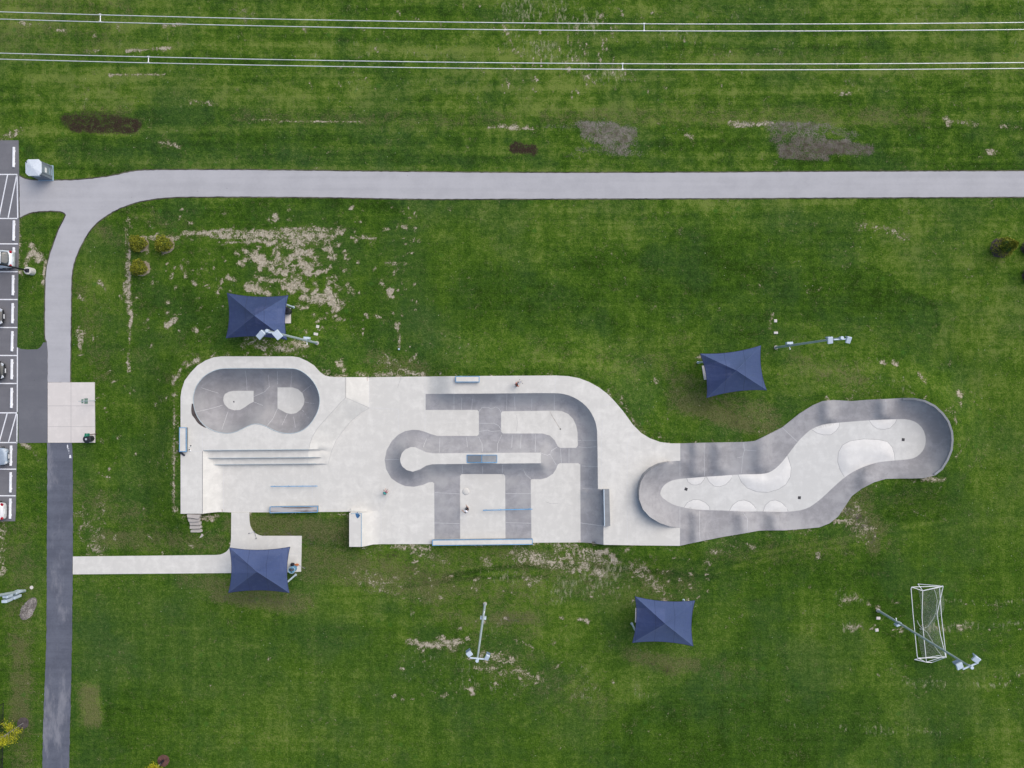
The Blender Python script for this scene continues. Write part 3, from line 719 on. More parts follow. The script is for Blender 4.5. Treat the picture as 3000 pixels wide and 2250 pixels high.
soil = [  # worn strips, bare patches
 (536,682,620,685,8,.62),(620,694,720,697,7,.66),(620,680,830,678,9,.6),(720,690,900,695,10,.62),(830,670,1010,675,9,.6),(1030,696,1100,698,6,.62),(850,690,880,720,16,.7),(890,705,990,718,9,.55),
 (640,708,720,710,3,.6),(420,697,520,697,9,.55),(425,712,432,735,8,.6),(505,710,505,725,7,.5),(432,770,432,800,7,.6),
 (740,745,770,770,14,.75),(716,732,735,745,10,.7),(840,760,900,740,12,.8),(870,745,905,800,13,.82),(885,742,910,744,8,.8),(825,775,860,790,10,.7),(755,760,790,770,8,.75),(700,770,712,778,9,.8),(820,790,840,805,8,.75),(690,740,700,748,8,.6),
 (830,705,870,735,10,.6),(725,840,760,850,14,.85),(750,855,790,860,8,.7),(735,830,745,855,9,.7),(880,835,900,850,10,.7),(850,820,870,850,8,.6),(905,880,960,860,14,.75),(960,860,985,900,16,.85),(975,910,990,935,9,.6),(930,880,965,870,12,.8),(985,880,1000,890,10,.7),
 (370,670,372,830,4,.62),(378,700,384,950,4,.7),(366,830,380,915,9,.75),(380,940,380,1000,6,.72),(374,1040,378,1090,5,.7),(378,1000,376,1060,3,.6),(376,640,382,665,5,.6),
 (488,955,515,935,10,.8),(570,962,582,970,7,.7),(530,780,545,810,7,.6),(515,840,512,850,6,.6),(565,825,572,835,6,.6),(535,760,550,770,7,.5),
 (1140,850,1150,870,9,.75),(1115,830,1125,838,6,.6),(1100,925,1115,930,7,.6),(1165,950,1172,1015,7,.72),(1130,770,1190,772,6,.6),(1185,745,1195,740,4,.5),(1180,660,1190,665,8,.65),(1130,670,1135,672,7,.5),(1095,790,1100,785,5,.6),(1180,620,1185,625,5,.5),
 (735,1000,860,1020,16,.5),(800,1020,900,1010,16,.5),(715,1010,725,1020,7,.6),(745,1005,790,1025,10,.6),(860,1015,890,1030,9,.5),
 (1000,1060,1010,1080,12,.62),(560,1070,600,1050,8,.45),(1055,1098,1230,1098,10,.5),(1130,1060,1180,1095,26,.38),(950,1095,1000,1102,8,.55),(1190,1092,1240,1098,9,.66),
 (60,380,10,408,12,.45),(57,640,57,800,5,.6),(90,720,110,760,12,.66),(95,735,75,775,10,.66),(120,745,125,760,8,.62),(135,770,128,830,8,.72),(60,790,65,800,7,.7),(5,1440,5,1650,14,.45),(10,1670,0,1680,12,.75),(0,1560,5,1570,9,.6),
 (230,860,240,880,7,.5),(290,825,300,835,8,.6),(230,960,235,1040,8,.5),(245,970,240,1000,6,.5),(65,1300,85,1310,9,.66),(80,1305,105,1330,10,.4),(300,1450,290,1600,20,.32),(225,1500,290,1620,40,.25),
 (570,1510,620,1520,10,.6),(600,1515,640,1512,7,.6),(525,1200,522,1500,5,.62),(522,1100,524,1180,6,.5),(555,1060,530,1110,6,.5),(555,1596,568,1600,6,.7),(672,1590,676,1600,5,.6),
 (1080,1620,1120,1600,14,.4),(1150,1600,1260,1608,10,.5),(1050,1690,1150,1720,36,.3),(1200,1600,1290,1640,22,.35),(1520,1625,1700,1660,30,.52),(1560,1640,1640,1655,20,.62),(1640,1600,1760,1640,24,.5),(1745,1618,1775,1612,10,.7),(1790,1625,1800,1640,12,.75),(1680,1660,1760,1680,16,.5),(1540,1690,1580,1700,14,.5),
 (1195,1880,1290,1895,10,.6),(1230,1890,1350,1880,12,.62),(1290,1870,1330,1900,14,.6),(1420,1920,1500,1935,14,.55),(1450,1915,1460,1920,9,.7),(1390,1955,1410,1960,8,.5),(1430,1955,1580,1985,22,.38),(1378,2020,1385,2032,9,.62),(1450,2000,1460,2005,6,.5),(1515,1880,1560,1900,10,.4),(1700,1815,1720,1820,8,.72),(1860,1655,1930,1720,26,.48),(1900,1690,1925,1720,10,.6),(1945,1755,1950,1760,7,.7),
 (1795,1995,1800,2000,6,.6),(1500,1740,1560,1750,12,.3),(1420,1640,1430,1650,20,.4),(1540,1690,1555,1715,9,.5),(1380,1720,1400,1722,10,.4),
 (1920,1110,1925,1120,7,.65),(2245,1205,2250,1210,6,.5),(2050,1045,2060,1050,9,.45),(2262,920,2255,960,5,.6),(2260,925,2262,935,5,.5),(2580,1063,2590,1066,8,.7),(2614,1063,2622,1066,9,.75),(2680,1095,2694,1118,8,.65),(2800,1150,2806,1160,9,.75),(2802,1180,2803,1185,5,.6),(2408,1165,2414,1168,8,.6),(1810,1155,1845,1215,8,.42),(1850,1230,1880,1270,8,.45),
 (2435,1520,2470,1525,9,.62),(2480,1500,2530,1560,36,.40),(2500,1530,2560,1560,22,.45),(2680,1400,2740,1402,8,.6),(2735,1425,2736,1426,5,.6),(2080,1610,2130,1612,9,.5),(2180,1590,2200,1600,10,.5),(2390,1620,2395,1630,7,.6),(2060,1640,2080,1650,8,.5),(2090,1560,2150,1600,20,.3),
 (2560,668,2640,672,5,.5),(2630,690,2645,700,6,.6),(2590,662,2595,672,6,.6),(2520,660,2660,690,18,.3),(2480,1758,2510,1750,9,.5),(2490,1840,2520,1835,9,.5),(2570,1780,2575,1785,9,.6),
 (1465,370,1560,378,9,.62),(1430,372,1500,374,5,.5),(740,352,1070,358,4,.5),(2140,362,2175,365,10,.8),(2150,368,2260,362,8,.66),(2010,395,2030,400,9,.6),(2450,270,2490,275,8,.5),(2770,345,2780,365,8,.6),(2790,355,2870,365,8,.5),(2930,370,2990,375,8,.5),(2890,445,2920,448,10,.5),(2470,278,2482,276,6,.7),(2550,225,2560,220,6,.4),
 (150,85,200,92,8,.5),(60,70,130,75,8,.35),(280,105,285,110,9,.5),(370,150,500,140,6,.62),(320,220,480,218,5,.6),(480,75,540,70,6,.5),(345,75,350,90,5,.5),(250,150,290,148,8,.42),(470,420,520,430,10,.4),(690,30,740,60,26,.34),(560,300,640,305,8,.4),(2390,900,2400,905,6,.3),
]
soil += rim_noise(150, rg, OUT, 12, 7, .56, lambda x, y: x < 1990) + rim_noise(70, rg, SN_OUT, 12, 7, .5, lambda x, y: x > 2000)
for _ in range(120):   # broken bare ground between the shade and the dug line
    x = rg.gauss(860, 75); y = rg.gauss(790, 55); soil.append((x, y, x + rg.uniform(-18, 18), y + rg.uniform(-8, 14), rg.uniform(5, 10), rg.uniform(.45, .8)))
for _ in range(40):
    x = rg.uniform(640, 1000); y = rg.gauss(690, 12); soil.append((x, y, x + rg.uniform(10, 40), y + rg.uniform(-3, 3), rg.uniform(4, 8), rg.uniform(.5, .75)))
for _ in range(60):    # upright streaks of dead clippings in the north field
    x = rg.uniform(1440, 1830); y = rg.uniform(10, 265); soil.append((x, y, x + rg.uniform(2, 9), y + rg.uniform(10, 30), rg.uniform(3, 4.5), rg.uniform(.45, .72)))
for _ in range(60):
    x = rg.uniform(850, 2300); y = rg.uniform(10, 270); soil.append((x, y, x + rg.uniform(1, 6), y + rg.uniform(5, 18), rg.uniform(3, 4), rg.uniform(.42, .62)))
for _ in range(60):
    x = rg.uniform(2460, 3000); y = rg.choice((1768, 1838, 1842, 1980)) + rg.gauss(0, 6); soil.append((x, y, x + rg.uniform(-6, 9), y + rg.uniform(-2, 4), rg.uniform(3, 4.5), rg.uniform(.42, .62)))
for _ in range(60):
    x = rg.uniform(230, 520); y = rg.uniform(620, 1620); soil.append((x, y, x + rg.uniform(-4, 6), y + rg.uniform(-3, 12), rg.uniform(3, 6), rg.uniform(.38, .6)))
for _ in range(150): # crumbs around the north-west lawn
    x = rg.uniform(420, 1100); y = rg.uniform(600, 980); soil.append((x, y, x + rg.uniform(-8, 8), y + rg.uniform(-3, 8), rg.uniform(3, 6), rg.uniform(.45, .7)))
for _ in range(70):
    x = rg.uniform(1150, 1650); y = rg.uniform(1640, 2050); soil.append((x, y, x + rg.uniform(-10, 10), y + rg.uniform(-3, 6), rg.uniform(3, 6), rg.uniform(.4, .68)))
for _ in range(60):
    x = rg.uniform(1700, 2100); y = rg.uniform(1620, 1760); soil.append((x, y, x + rg.uniform(-6, 6), y + rg.uniform(-3, 6), rg.uniform(3, 6), rg.uniform(.4, .66)))
for _ in range(60):
    x = rg.uniform(1150, 1230); y = rg.uniform(600, 1090); soil.append((x, y, x + rg.uniform(-6, 6), y + rg.uniform(-3, 8), rg.uniform(3, 5), rg.uniform(.4, .66)))
mud = [(200,350,260,372,26,.8),(250,335,345,352,20,.6),(300,320,330,335,14,.36),(215,372,390,378,18,.85),(230,355,400,362,20,.75),(1513,425,1562,445,16,.85),(1505,435,1560,438,18,.85),
       (1640,372,1760,368,10,.45),(1700,365,1790,370,16,.7),(1720,390,1800,380,26,.8),(1760,400,1840,395,30,.82),(1780,430,1830,440,22,.7),(1840,380,1865,430,16,.5),(1690,440,1880,450,14,.38),(1650,450,1700,460,14,.35),
       (2140,362,2260,362,8,.5),(2260,372,2420,375,20,.66),(2270,400,2400,400,22,.6),(2300,440,2480,430,26,.85),(2350,420,2540,440,22,.8),(2290,455,2420,462,14,.7),(2430,385,2500,395,18,.45),(1575,368,1650,375,8,.45),
       (1470,1815,1540,1810,14,.42),(1500,1800,1560,1810,14,.3),(2490,1500,2540,1560,30,.46),(2530,1540,2560,1580,24,.42),(660,1750,860,1765,14,.42),(760,1560,980,1590,26,.34),(1120,1620,1250,1690,40,.33),(1700,1690,1760,1700,20,.35),(2080,1180,2160,1230,30,.32),(1900,1950,1960,1960,24,.33)]
mudtone = [(2450,1480,2560,1600,60,.45),(1450,1800,1560,1820,30,.4),(600,1740,880,1780,30,.45),(700,1540,1000,1620,40,.5),(1640,372,1900,400,60,1.0),(1700,440,1900,450,40,1.0),(2100,350,2600,400,40,1.0),(2250,430,2600,450,60,.62),(2250,440,2520,440,30,.42)]
dry = [(1550,1700,2000,1720,60,.36),(1350,1900,1750,2050,70,.30),(1300,1700,1600,1740,40,.36),(2000,1180,2180,1240,30,.85),(1880,1930,2040,1950,24,.7),(240,600,330,700,30,.4),(420,900,640,1100,40,.18),(1600,1030,1850,1080,40,.3),(2520,1450,2560,1600,30,.6),(60,1560,60,2250,50,.42),(60,1900,60,2100,36,.7),(300,1580,640,1590,34,.55),(700,1540,1010,1560,44,.72),(900,1640,1300,1720,60,.62),(540,1700,900,1760,26,.60),(640,1745,880,1775,26,.75),(1300,1620,1750,1660,50,.42),(1300,1780,1560,1830,50,.4),(1450,1810,1550,1810,22,.8),
       (2000,1170,2240,1230,50,.62),(1970,1100,2150,1230,40,.5),(2350,1070,2500,1110,50,.42),(1900,1050,2000,1000,30,.3),(1100,1050,1240,1090,30,.5),(250,980,520,1100,30,.2),(230,1440,500,1580,50,.38),(2440,1430,2560,1560,50,.55),(2020,1930,2200,1990,40,.3),(1850,1920,1990,1960,30,.55),
       (700,340,1500,350,24,.35),(0,100,300,110,60,.3),(0,20,350,30,50,.35),(250,330,420,350,40,.35),(1600,340,2700,345,30,.42),(2000,180,3000,190,40,.22),(2250,330,2560,345,30,.3),(280,460,420,560,20,.15),(240,820,300,1100,40,.35),(255,2030,270,2105,34,.75),(2100,1620,2600,1590,40,.3),(2600,1450,2760,1470,40,.2),(400,650,560,700,50,.25),(1200,1740,1500,1760,40,.35)]
def arc(pts, w, v): q = resample(smooth_poly(pts, 2, closed=False), 30); return [(q[i][0], q[i][1], q[i + 1][0], q[i + 1][1], w, v) for i in range(len(q) - 1)]
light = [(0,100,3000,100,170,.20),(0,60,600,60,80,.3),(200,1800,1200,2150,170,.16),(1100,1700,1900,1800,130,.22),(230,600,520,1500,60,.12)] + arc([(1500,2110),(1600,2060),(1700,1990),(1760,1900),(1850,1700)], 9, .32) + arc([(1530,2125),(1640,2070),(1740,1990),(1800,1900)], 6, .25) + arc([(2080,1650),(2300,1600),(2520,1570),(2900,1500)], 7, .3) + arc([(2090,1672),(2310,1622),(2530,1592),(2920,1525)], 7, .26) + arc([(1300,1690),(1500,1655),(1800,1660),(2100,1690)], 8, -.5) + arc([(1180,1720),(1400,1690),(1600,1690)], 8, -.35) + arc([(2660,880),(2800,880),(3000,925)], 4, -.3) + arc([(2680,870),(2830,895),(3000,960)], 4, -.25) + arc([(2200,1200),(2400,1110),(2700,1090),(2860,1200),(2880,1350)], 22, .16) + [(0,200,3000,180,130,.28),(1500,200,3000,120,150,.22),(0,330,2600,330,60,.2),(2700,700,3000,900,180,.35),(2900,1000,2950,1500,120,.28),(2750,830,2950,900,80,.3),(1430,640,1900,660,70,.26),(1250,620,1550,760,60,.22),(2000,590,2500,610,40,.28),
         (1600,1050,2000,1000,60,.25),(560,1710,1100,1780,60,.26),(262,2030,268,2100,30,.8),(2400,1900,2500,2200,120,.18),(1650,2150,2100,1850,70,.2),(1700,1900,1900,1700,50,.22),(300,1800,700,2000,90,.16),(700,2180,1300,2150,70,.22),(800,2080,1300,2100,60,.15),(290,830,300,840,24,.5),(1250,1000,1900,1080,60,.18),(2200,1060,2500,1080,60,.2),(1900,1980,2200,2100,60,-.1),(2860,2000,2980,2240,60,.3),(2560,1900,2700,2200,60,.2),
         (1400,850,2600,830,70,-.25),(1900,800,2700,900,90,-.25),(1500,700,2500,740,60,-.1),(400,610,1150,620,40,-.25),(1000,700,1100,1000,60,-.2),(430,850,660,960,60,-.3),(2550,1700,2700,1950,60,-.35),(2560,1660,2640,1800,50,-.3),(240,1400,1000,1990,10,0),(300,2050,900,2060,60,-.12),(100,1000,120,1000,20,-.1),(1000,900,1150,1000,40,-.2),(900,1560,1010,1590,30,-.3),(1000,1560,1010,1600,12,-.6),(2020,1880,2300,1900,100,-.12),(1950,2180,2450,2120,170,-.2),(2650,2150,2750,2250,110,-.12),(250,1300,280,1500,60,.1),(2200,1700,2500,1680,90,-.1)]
blue = [(300,1850,700,1950,120,.45),(400,1750,600,1900,60,.4),(1200,560,1500,620,60,.5),(1180,700,1230,1000,60,.55),(600,470,1100,480,50,.5),(200,440,500,470,40,.4),(2250,650,2500,640,30,.4),(0,1000,120,1020,0.1,0),(240,1260,280,1600,30,.4),(1000,1900,1400,2150,90,.2),(1900,1900,2600,2150,140,.2),(2100,1000,2200,1130,50,.25),(480,300,1500,450,60,.2)]
fleck = [(1250,1950,1700,2000,90,.55),(1500,1680,1950,1750,70,.6),(1150,1750,1500,1850,60,.4),(2650,2000,2950,2010,14,.8),(2250,2120,2750,2150,16,.7),(400,640,1150,980,90,.3),(2000,1950,2200,2000,50,.3),(0,30,3000,30,90,.30),(300,150,3000,150,90,.34),(600,260,3000,260,60,.28),(250,1750,3000,1900,60,.1),(400,640,1100,1000,20,.2),(1500,20,1720,60,60,.9),(1500,120,1800,220,50,.85),(1900,110,2100,120,40,.6),(1000,150,1400,160,60,.45),(1100,250,1400,240,40,.45),(950,240,1050,245,30,.4),(2050,60,2250,80,60,.3),(1550,370,1600,380,10,.4),(1650,1720,1800,1680,60,.9),(1450,1690,1800,1720,50,.5),(2460,1740,2530,1760,20,.8),(2480,1840,2520,1840,20,.8),(2720,1840,3000,1830,18,.9),(2750,1760,3000,1770,14,.7),(2850,1985,3000,1975,12,.7),(1500,1920,1900,2020,60,.4),(530,690,950,700,20,.3),(200,300,620,300,30,.5),(2600,1100,2850,1130,60,.4),(1300,1950,1650,2010,60,.5),(2200,60,2230,60,200,.2)]
north = 1 - sst(gp[:, 1], 560, 760); north = np.maximum(north, .55 * sst(gp[:, 0], 1300, 1700) * (1 - sst(gp[:, 1], 1050, 1200)))
# turf, soil and mud masks stored as vertex attributes of the ground
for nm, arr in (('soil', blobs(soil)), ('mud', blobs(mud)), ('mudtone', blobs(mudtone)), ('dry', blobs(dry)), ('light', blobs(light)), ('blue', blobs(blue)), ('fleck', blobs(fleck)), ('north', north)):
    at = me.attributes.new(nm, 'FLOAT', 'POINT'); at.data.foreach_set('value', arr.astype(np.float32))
go = bpy.data.objects.new('grass_ground', me); link(go); tag(go, kind='structure')

# ------------------------------------------------------------------ paths, lot, pads
def sheet(name, poly, mat, lift, kind='structure', thick=.06, step=24, parent=None, joints=None, jm=None, label=None, cat=None):
    pt, tr, _ = cdt_build(poly, [], [], step, 14)
    zf = lambda q: gz(q)
    z = gz(pt) + lift; w = Pa(pt[:, 0], pt[:, 1], z)
    v = w.tolist(); f = orient(w, tr).tolist(); mi = [0] * len(f); mats = [mat]
    o = np.array(resample(poly, 14, True)); a = Pa(o[:, 0], o[:, 1], gz(o) + lift); b = a - [0, 0, thick + lift]
    bb = len(v); n = len(a); v += a.tolist() + b.tolist(); f += [[bb + i, bb + (i + 1) % n, bb + n + (i + 1) % n, bb + n + i] for i in range(n)]; mi += [0] * n
    if joints:
        mats.append(jm or M['joint']); ev, ef = strips(joints, lambda q: gz(q) + lift, .6, .004); bb = len(v); v += ev; f += [[i + bb for i in q] for q in ef]; mi += [1] * len(ef)
    ob = mesh_obj(name, v, f, mats, parent, midx=mi)
    if kind: ob['kind'] = kind
    if label: tag(ob, label, cat)
    return ob
def rough(poly, a=.55):
    rr = random.Random(9); q = resample(smooth_poly(poly, 1), 9, True)
    return [(x + rr.uniform(-a, a), y + rr.uniform(-a, a)) for x, y in q]
LOT = [(-700,411),(54,411),(56,516),(56,640),(54,760),(52,900),(50,1010),(52,1100),(50,1300),(48,1374),(46,1500),(44,1527),(-700,1531)]
def edge_strip(name, poly, w=5):
    v, f = strips([poly + poly[:1]], lambda q: gz(q), w, .022)
    o = mesh_obj(name, v, f, M['edge_shade']); o['kind'] = 'structure'
M['edge_shade'] = simple('edge_shade', (.075, .075, .05), .95, var=.6, scale=1.2)  # dark rim: asphalt edge with its shadow painted in as a strip
sheet('parking_lot', LOT, M['lot'], .035, step=60)
PATH = rough([(57,516),(80,527),(108,529),(169,529),(217,528.5),(260,525),(300,520),(339,514),(373,505),(407,499.5),(509,498),(750,498.5),(1180,504),(1500,507),(1975,506.5),(2449,503),(3000,502),(4500,497),(4500,570),(3000,576),(2381,579),(1975,581),(1500,582),(1220,583),(949,577),(542,575),(461,580),(393,593),(339,614),(300,639),(277,657),(253,689),(231,730),(217,765),(210,801),(208,845),(207,950),(205,1120),(139.5,1120),(139.5,1004),(131,989),(133,845),(134,808),(139,772),(149,738),(162,700),(176,664),(188,643),(193,631),(190,624),(181,619),(157,617),(121,618),(89,622),(72,629),(58,637)])
sheet('asphalt_path', PATH, M['path'], .045, step=26)
edge_strip('path_edge_shade', PATH, 7)
sheet('asphalt_apron', [(52,1018),(60,1022),(80,1024),(110,1023),(120,1016),(127,1003),(139,1003),(139,1297),(54,1298)], M['patch'], .04, step=30)
sheet('worn_path', rough([(138,1297.5),(210,1297.5),(213,1340),(213,1630),(212,1700),(211,1835),(208,1992),(206,2070),(202,2250),(196,2600),(112,2600),(124,2250),(125,2188),(129,2051),(135,1913),(137,1757),(137,1600),(139,1400)], .8), M['oldpath'], .045, step=26)
sheet('concrete_apron', [(139.7,1120.5),(277,1120),(278.5,1296.5),(139.7,1297)], M['warm_concrete'], .06, step=30, joints=[[(208,1121),(208,1296)],[(140,1189),(277,1189)],[(140,1250),(278,1250)]])
WALK = [(213.5,1630.6),(550,1627),(635,1626),(646,1624.5),(654,1621.5),(662,1617),(667,1612),(672,1605),(675,1598),(677,1577),(677.5,1501.5),(730,1501.5),(731,1526.6),(733,1540),(737,1549),(742,1557),(749,1563),(758,1567.5),(768,1570),(884,1570),(882,1674.7),(848,1677),(550,1680),(213,1682.7)]
sheet('concrete_walk', WALK, M['deck'], .05, step=24, joints=[[(677,1626),(677,1679)],[(884,1622),(735,1624),(677,1626)],[(785,1571),(784,1677)]], jm=M['crack'])
# painted bay lines
mk = MB()
def stripe(x0, y0, x1, y1, w=3.2):
    a = P(x0, y0, .041); b = P(x1, y1, .041); d = (b - a).normalized(); n = Vector((-d.y, d.x, 0)) * (w / S / 2)
    mk.quad(a - n, b - n, b + n, a + n)
for y, x in ((714, 53), (795.5, 52), (877, 51.5), (959, 51), (1041, 49.5), (1123, 48.5), (1374, 47.5), (1452, 46)): stripe(-150, y, x, y + .5)
for y0, y1, x in ((511, 640, 50), (1209.5, 1296.5, 49)):
    stripe(-150, y0, x + 1, y0); stripe(-150, y1, x + 1, y1)
    for k in range(-4, 2):
        xo = k * 27; h_ = y1 - y0; sl = 25 * h_ / 128 if y0 < 600 else 23
        a0 = (x - 1 + xo, y0 + 2); b0 = (x - 1 + xo - sl, y1 - 2)
        if a0[0] <= x: stripe(*a0, *b0)
stripe(50, 513.7, 52, 638.3); stripe(51, 1018, 50.5, 1206.8, 3); stripe(50.5, 1212.4, 49.5, 1299, 3)
mo = mk.build('parking_lines', M['paint']); tag(mo, kind='structure')
# mud line on the worn path: faded chalk lettering is unreadable, only smears of paint
sm = MB()
for a, b, c, d in ((196, 1303, 200, 1312), (197, 1314, 203, 1316), (199, 1320, 204, 1322), (201, 1326, 203, 1328), (203, 1333, 209, 1342)):
    p0 = P(a, b, .05); p1 = P(c, d, .05); sm.quad((p0.x, p1.y, .051), (p1.x, p1.y, .051), (p1.x - .03, p0.y, .051), (p0.x + .02, p0.y, .051))
tag(sm.build('path_paint_smears', M['paint']), kind='structure')

# ------------------------------------------------------------------ wheel stops
ws = MB(); ws.box((0, 0, .07), (.27, 2.0, .13), bevel=.03, top=(.6, .985)); ws.box((0, -.62, .012), (.29, .18, .02)); ws.box((0, .62, .012), (.29, .18, .02))
stop0 = ws.build('wheel_stop', M['paint'])
WS = [(41,461,'white concrete wheel stop beside the tall portable toilet'),(41,676,'white wheel stop just below the upper hatched bay'),(40.5,754.5,'white wheel stop partly hidden by the rear of the white hatchback'),(38.8,836,'white wheel stop in the empty bay below the lamp post base'),(37.5,918,'white wheel stop in front of the black car, second bay under the lamp'),(36.3,1000,'white wheel stop in the empty bay at the south end of the narrow lawn'),(35.3,1082,'white wheel stop ahead of the black car beside the dark asphalt apron'),
      (34.5,1166,'white wheel stop in the empty bay above the lower hatched bay'),(32.5,1335,'white wheel stop ahead of the silver car below the lower hatching'),(31.6,1413,'white wheel stop in the empty bay between silver car and white car'),(30.6,1490,'white wheel stop ahead of the white car in the last bay')]
for i, (x, y, lb) in enumerate(WS):
    o = stop0 if i == 0 else stop0.copy()
    if i: COL.objects.link(o)
    o.location = P(x, y, .036); o.rotation_euler.z = R(-.8 - (i % 3) * .3); tag(o, lb, 'wheel stop', 'wheel stops along the parking bays')

# ------------------------------------------------------------------ cars
def car(name, label, paint, px, py, nose_east, kind):
    L, Wd = 4.45, 1.8
    root = thing(name, label, 'car')
    t = NT(name + '_paint'); t.done(t.mix(t.rng(t.noise(3, 4), .3, .7), scl(paint, .93), scl(paint, 1.04)), .28, .15, .5)
    t.b.inputs['Coat Weight'].default_value = .5; pm = t.m
    def loft(secs, nm, mat, parent):
        v = []; f = []; n = len(secs[0][1])
        for x, prof in secs: v += [(x, y, z) for y, z in prof]
        for i in range(len(secs) - 1):
            for k in range(n): f.append([i * n + k, i * n + (k + 1) % n, (i + 1) * n + (k + 1) % n, (i + 1) * n + k])
        f.append(list(range(n))[::-1]); f.append([(len(secs) - 1) * n + k for k in range(n)])
        o = mesh_obj(nm, v, f, mat, parent, True, 35)
        m = o.modifiers.new('s', 'SUBSURF'); m.levels = m.render_levels = 2
        return o
    def prof(w, zb, zm, zt, sh=.86):
        return [(-w * .9, zb), (-w, zb + .12), (-w, zm), (-w * .97, zm + .08), (-w * sh, zt), (-w * .4, zt + .03), (w * .4, zt + .03), (w * sh, zt), (w * .97, zm + .08), (w, zm), (w, zb + .12), (w * .9, zb)]
    h = .9
    secs = [(-2.24, prof(.62, .34, .52, .60)), (-2.20, prof(.74, .26, .58, .72)), (-2.0, prof(.84, .22, .64, .90)), (-1.3, prof(.895, .2, .70, h + .04)), (0, prof(.90, .2, .70, h)), (1.0, prof(.895, .2, .70, h - .02)), (1.7, prof(.86, .2, .64, .80)), (2.05, prof(.76, .22, .56, .68)), (2.18, prof(.66, .28, .48, .56)), (2.21, prof(.5, .34, .44, .50))]
    loft(secs, 'body', pm, root)
    def gp_(w, z0, z1, w1): return [(-w, z0), (-w1 - (w - w1) * .3, z0 + (z1 - z0) * .7), (-w1, z1), (w1, z1), (w1 + (w - w1) * .3, z0 + (z1 - z0) * .7), (w, z0)]
    b = -2.02 if kind == 'hatch' else -1.75
    g = [(b, gp_(.70, .88, .93, .64)), (b + .35, gp_(.74, .88, 1.25, .60)), (b + .62, gp_(.76, .88, 1.42, .58)), (-.3, gp_(.78, .88, 1.46, .58)), (.25, gp_(.77, .88, 1.42, .57)), (.75, gp_(.76, .88, 1.15, .64)), (1.15, gp_(.74, .86, .90, .70))]
    loft(g, 'window_glass', M['glass'], root)
    rf = MB(); zs = [(b + .50, 1.385, .52), (b + .75, 1.46, .55), (-.6, 1.485, .56), (-.1, 1.475, .56), (.28, 1.42, .54)]
    for i in range(len(zs) - 1):
        x0, z0, w0 = zs[i]; x1, z1, w1 = zs[i + 1]
        for sy in (-1, 1):
            rf.quad((x0, 0, z0 + .02), (x1, 0, z1 + .02), (x1, sy * w1, z1), (x0, sy * w0, z0))
            rf.quad((x0, sy * w0, z0), (x1, sy * w1, z1), (x1, sy * (w1 + .07), z1 - .09), (x0, sy * (w0 + .07), z0 - .09))
    bmesh.ops.remove_doubles(rf.bm, verts=rf.bm.verts, dist=.001); rf.build('roof', pm, root, True, 50)
    for sx in (-1.38, 1.36):
        for sy in (-1, 1):
            w = MB().cyl((sx, sy * .70, .32), (sx, sy * .91, .32), .32, n=24).build('wheel', M['rubber'], root, True)
            MB().cyl((sx, sy * .905, .32), (sx, sy * .925, .32), .2, n=16).build('rim', M['chrome'], w)
    for sy in (-1, 1):
        MB().box((2.02, sy * .60, .62), (.30, .26, .12), rz=-sy * .45, bevel=.03).build('headlight', M['lamp'], root)
        MB().box((-2.06, sy * .66, .79), (.26, .24, .12), rz=sy * .5, bevel=.03).build('tail_light', M['red'], root)
        MB().box((.72, sy * .98, .95), (.14, .18, .11), bevel=.03).build('mirror', pm, root)
    MB().box((2.13, 0, .50), (.16, .8, .13), bevel=.02).build('grille', M['black'], root)
    MB().box((-2.215, 0, .62), (.05, .5, .12)).build('number_plate', M['white_metal'], root)
    MB().box((2.225, 0, .42), (.04, .42, .11)).build('number_plate', M['white_metal'], root)
    p = P(px, py, .5); dx = L / 2
    root.location = (p.x - dx if True else p.x, p.y, .037)
    root.rotation_euler.z = 0 if nose_east else math.pi
    return root
car('hatchback_car', 'white hatchback backed in, red tail lights over its wheel stop', (.55, .60, .64), 42, 760, False, 'hatch')
car('parked_car', 'black car with a chrome strip nose, two bays below the lamp post', (.012, .012, .014), 11, 927, True, 'sedan')
car('parked_car', 'black car with a small pale plate beside the dark asphalt apron', (.01, .012, .012), 15, 1086, True, 'hatch')
car('parked_car', 'silver-blue car with dark grille below the lower hatched bay', (.30, .36, .43), 25, 1337, True, 'sedan')
car('parked_car', 'white car in the last bay at the south end of the lot', (.68, .68, .68), 17, 1497, False, 'sedan')

# ------------------------------------------------------------------ portable toilet
tb = P(136, 508, 0); pt_ = thing('portable_toilet', 'grey portable toilet with a white ridged roof beside the path entrance', 'portable toilet', (tb.x, tb.y, .01), R(1))
wg = simple('toilet_wall_grey', (.17, .20, .235), .5, var=.08); wl = simple('toilet_roof_white', (.55, .60, .66), .45, var=.05)
MB().box((0, 0, 1.0), (1.34, 1.36, 1.9), top=(.96, .96), bevel=.02).build('cabin', wg, pt_)
MB().box((0, 0, .06), (1.46, 1.5, .10), bevel=.02).build('base_skid', M['pale_blue'], pt_)
r = MB(); c8 = [(-.76, -.5), (-.5, -.78), (.5, -.78), (.76, -.5), (.76, .5), (.5, .78), (-.5, .78), (-.76, .5)]
lo = [r.bm.verts.new((x, y, 1.95)) for x, y in c8]; md = [r.bm.verts.new((x, y, 2.03)) for x, y in c8]; hi = [r.bm.verts.new((x * .14, y * .14, 2.22)) for x, y in c8]
for i in range(8):
    j = (i + 1) % 8; r.bm.faces.new((lo[i], lo[j], md[j], md[i])); r.bm.faces.new((md[i], md[j], hi[j], hi[i]))
r.bm.faces.new(hi); r.bm.faces.new(lo[::-1]); rf = r.build('roof', wl, pt_)
rb = MB()
for a in (45, 135, 225, 315): rb.cyl((.1 * math.cos(R(a)), .1 * math.sin(R(a)), 2.215), (.86 * math.cos(R(a)) * .82, .86 * math.sin(R(a)) * .82, 2.045), .025, n=6)
rb.build('roof_rib', wl, rf)
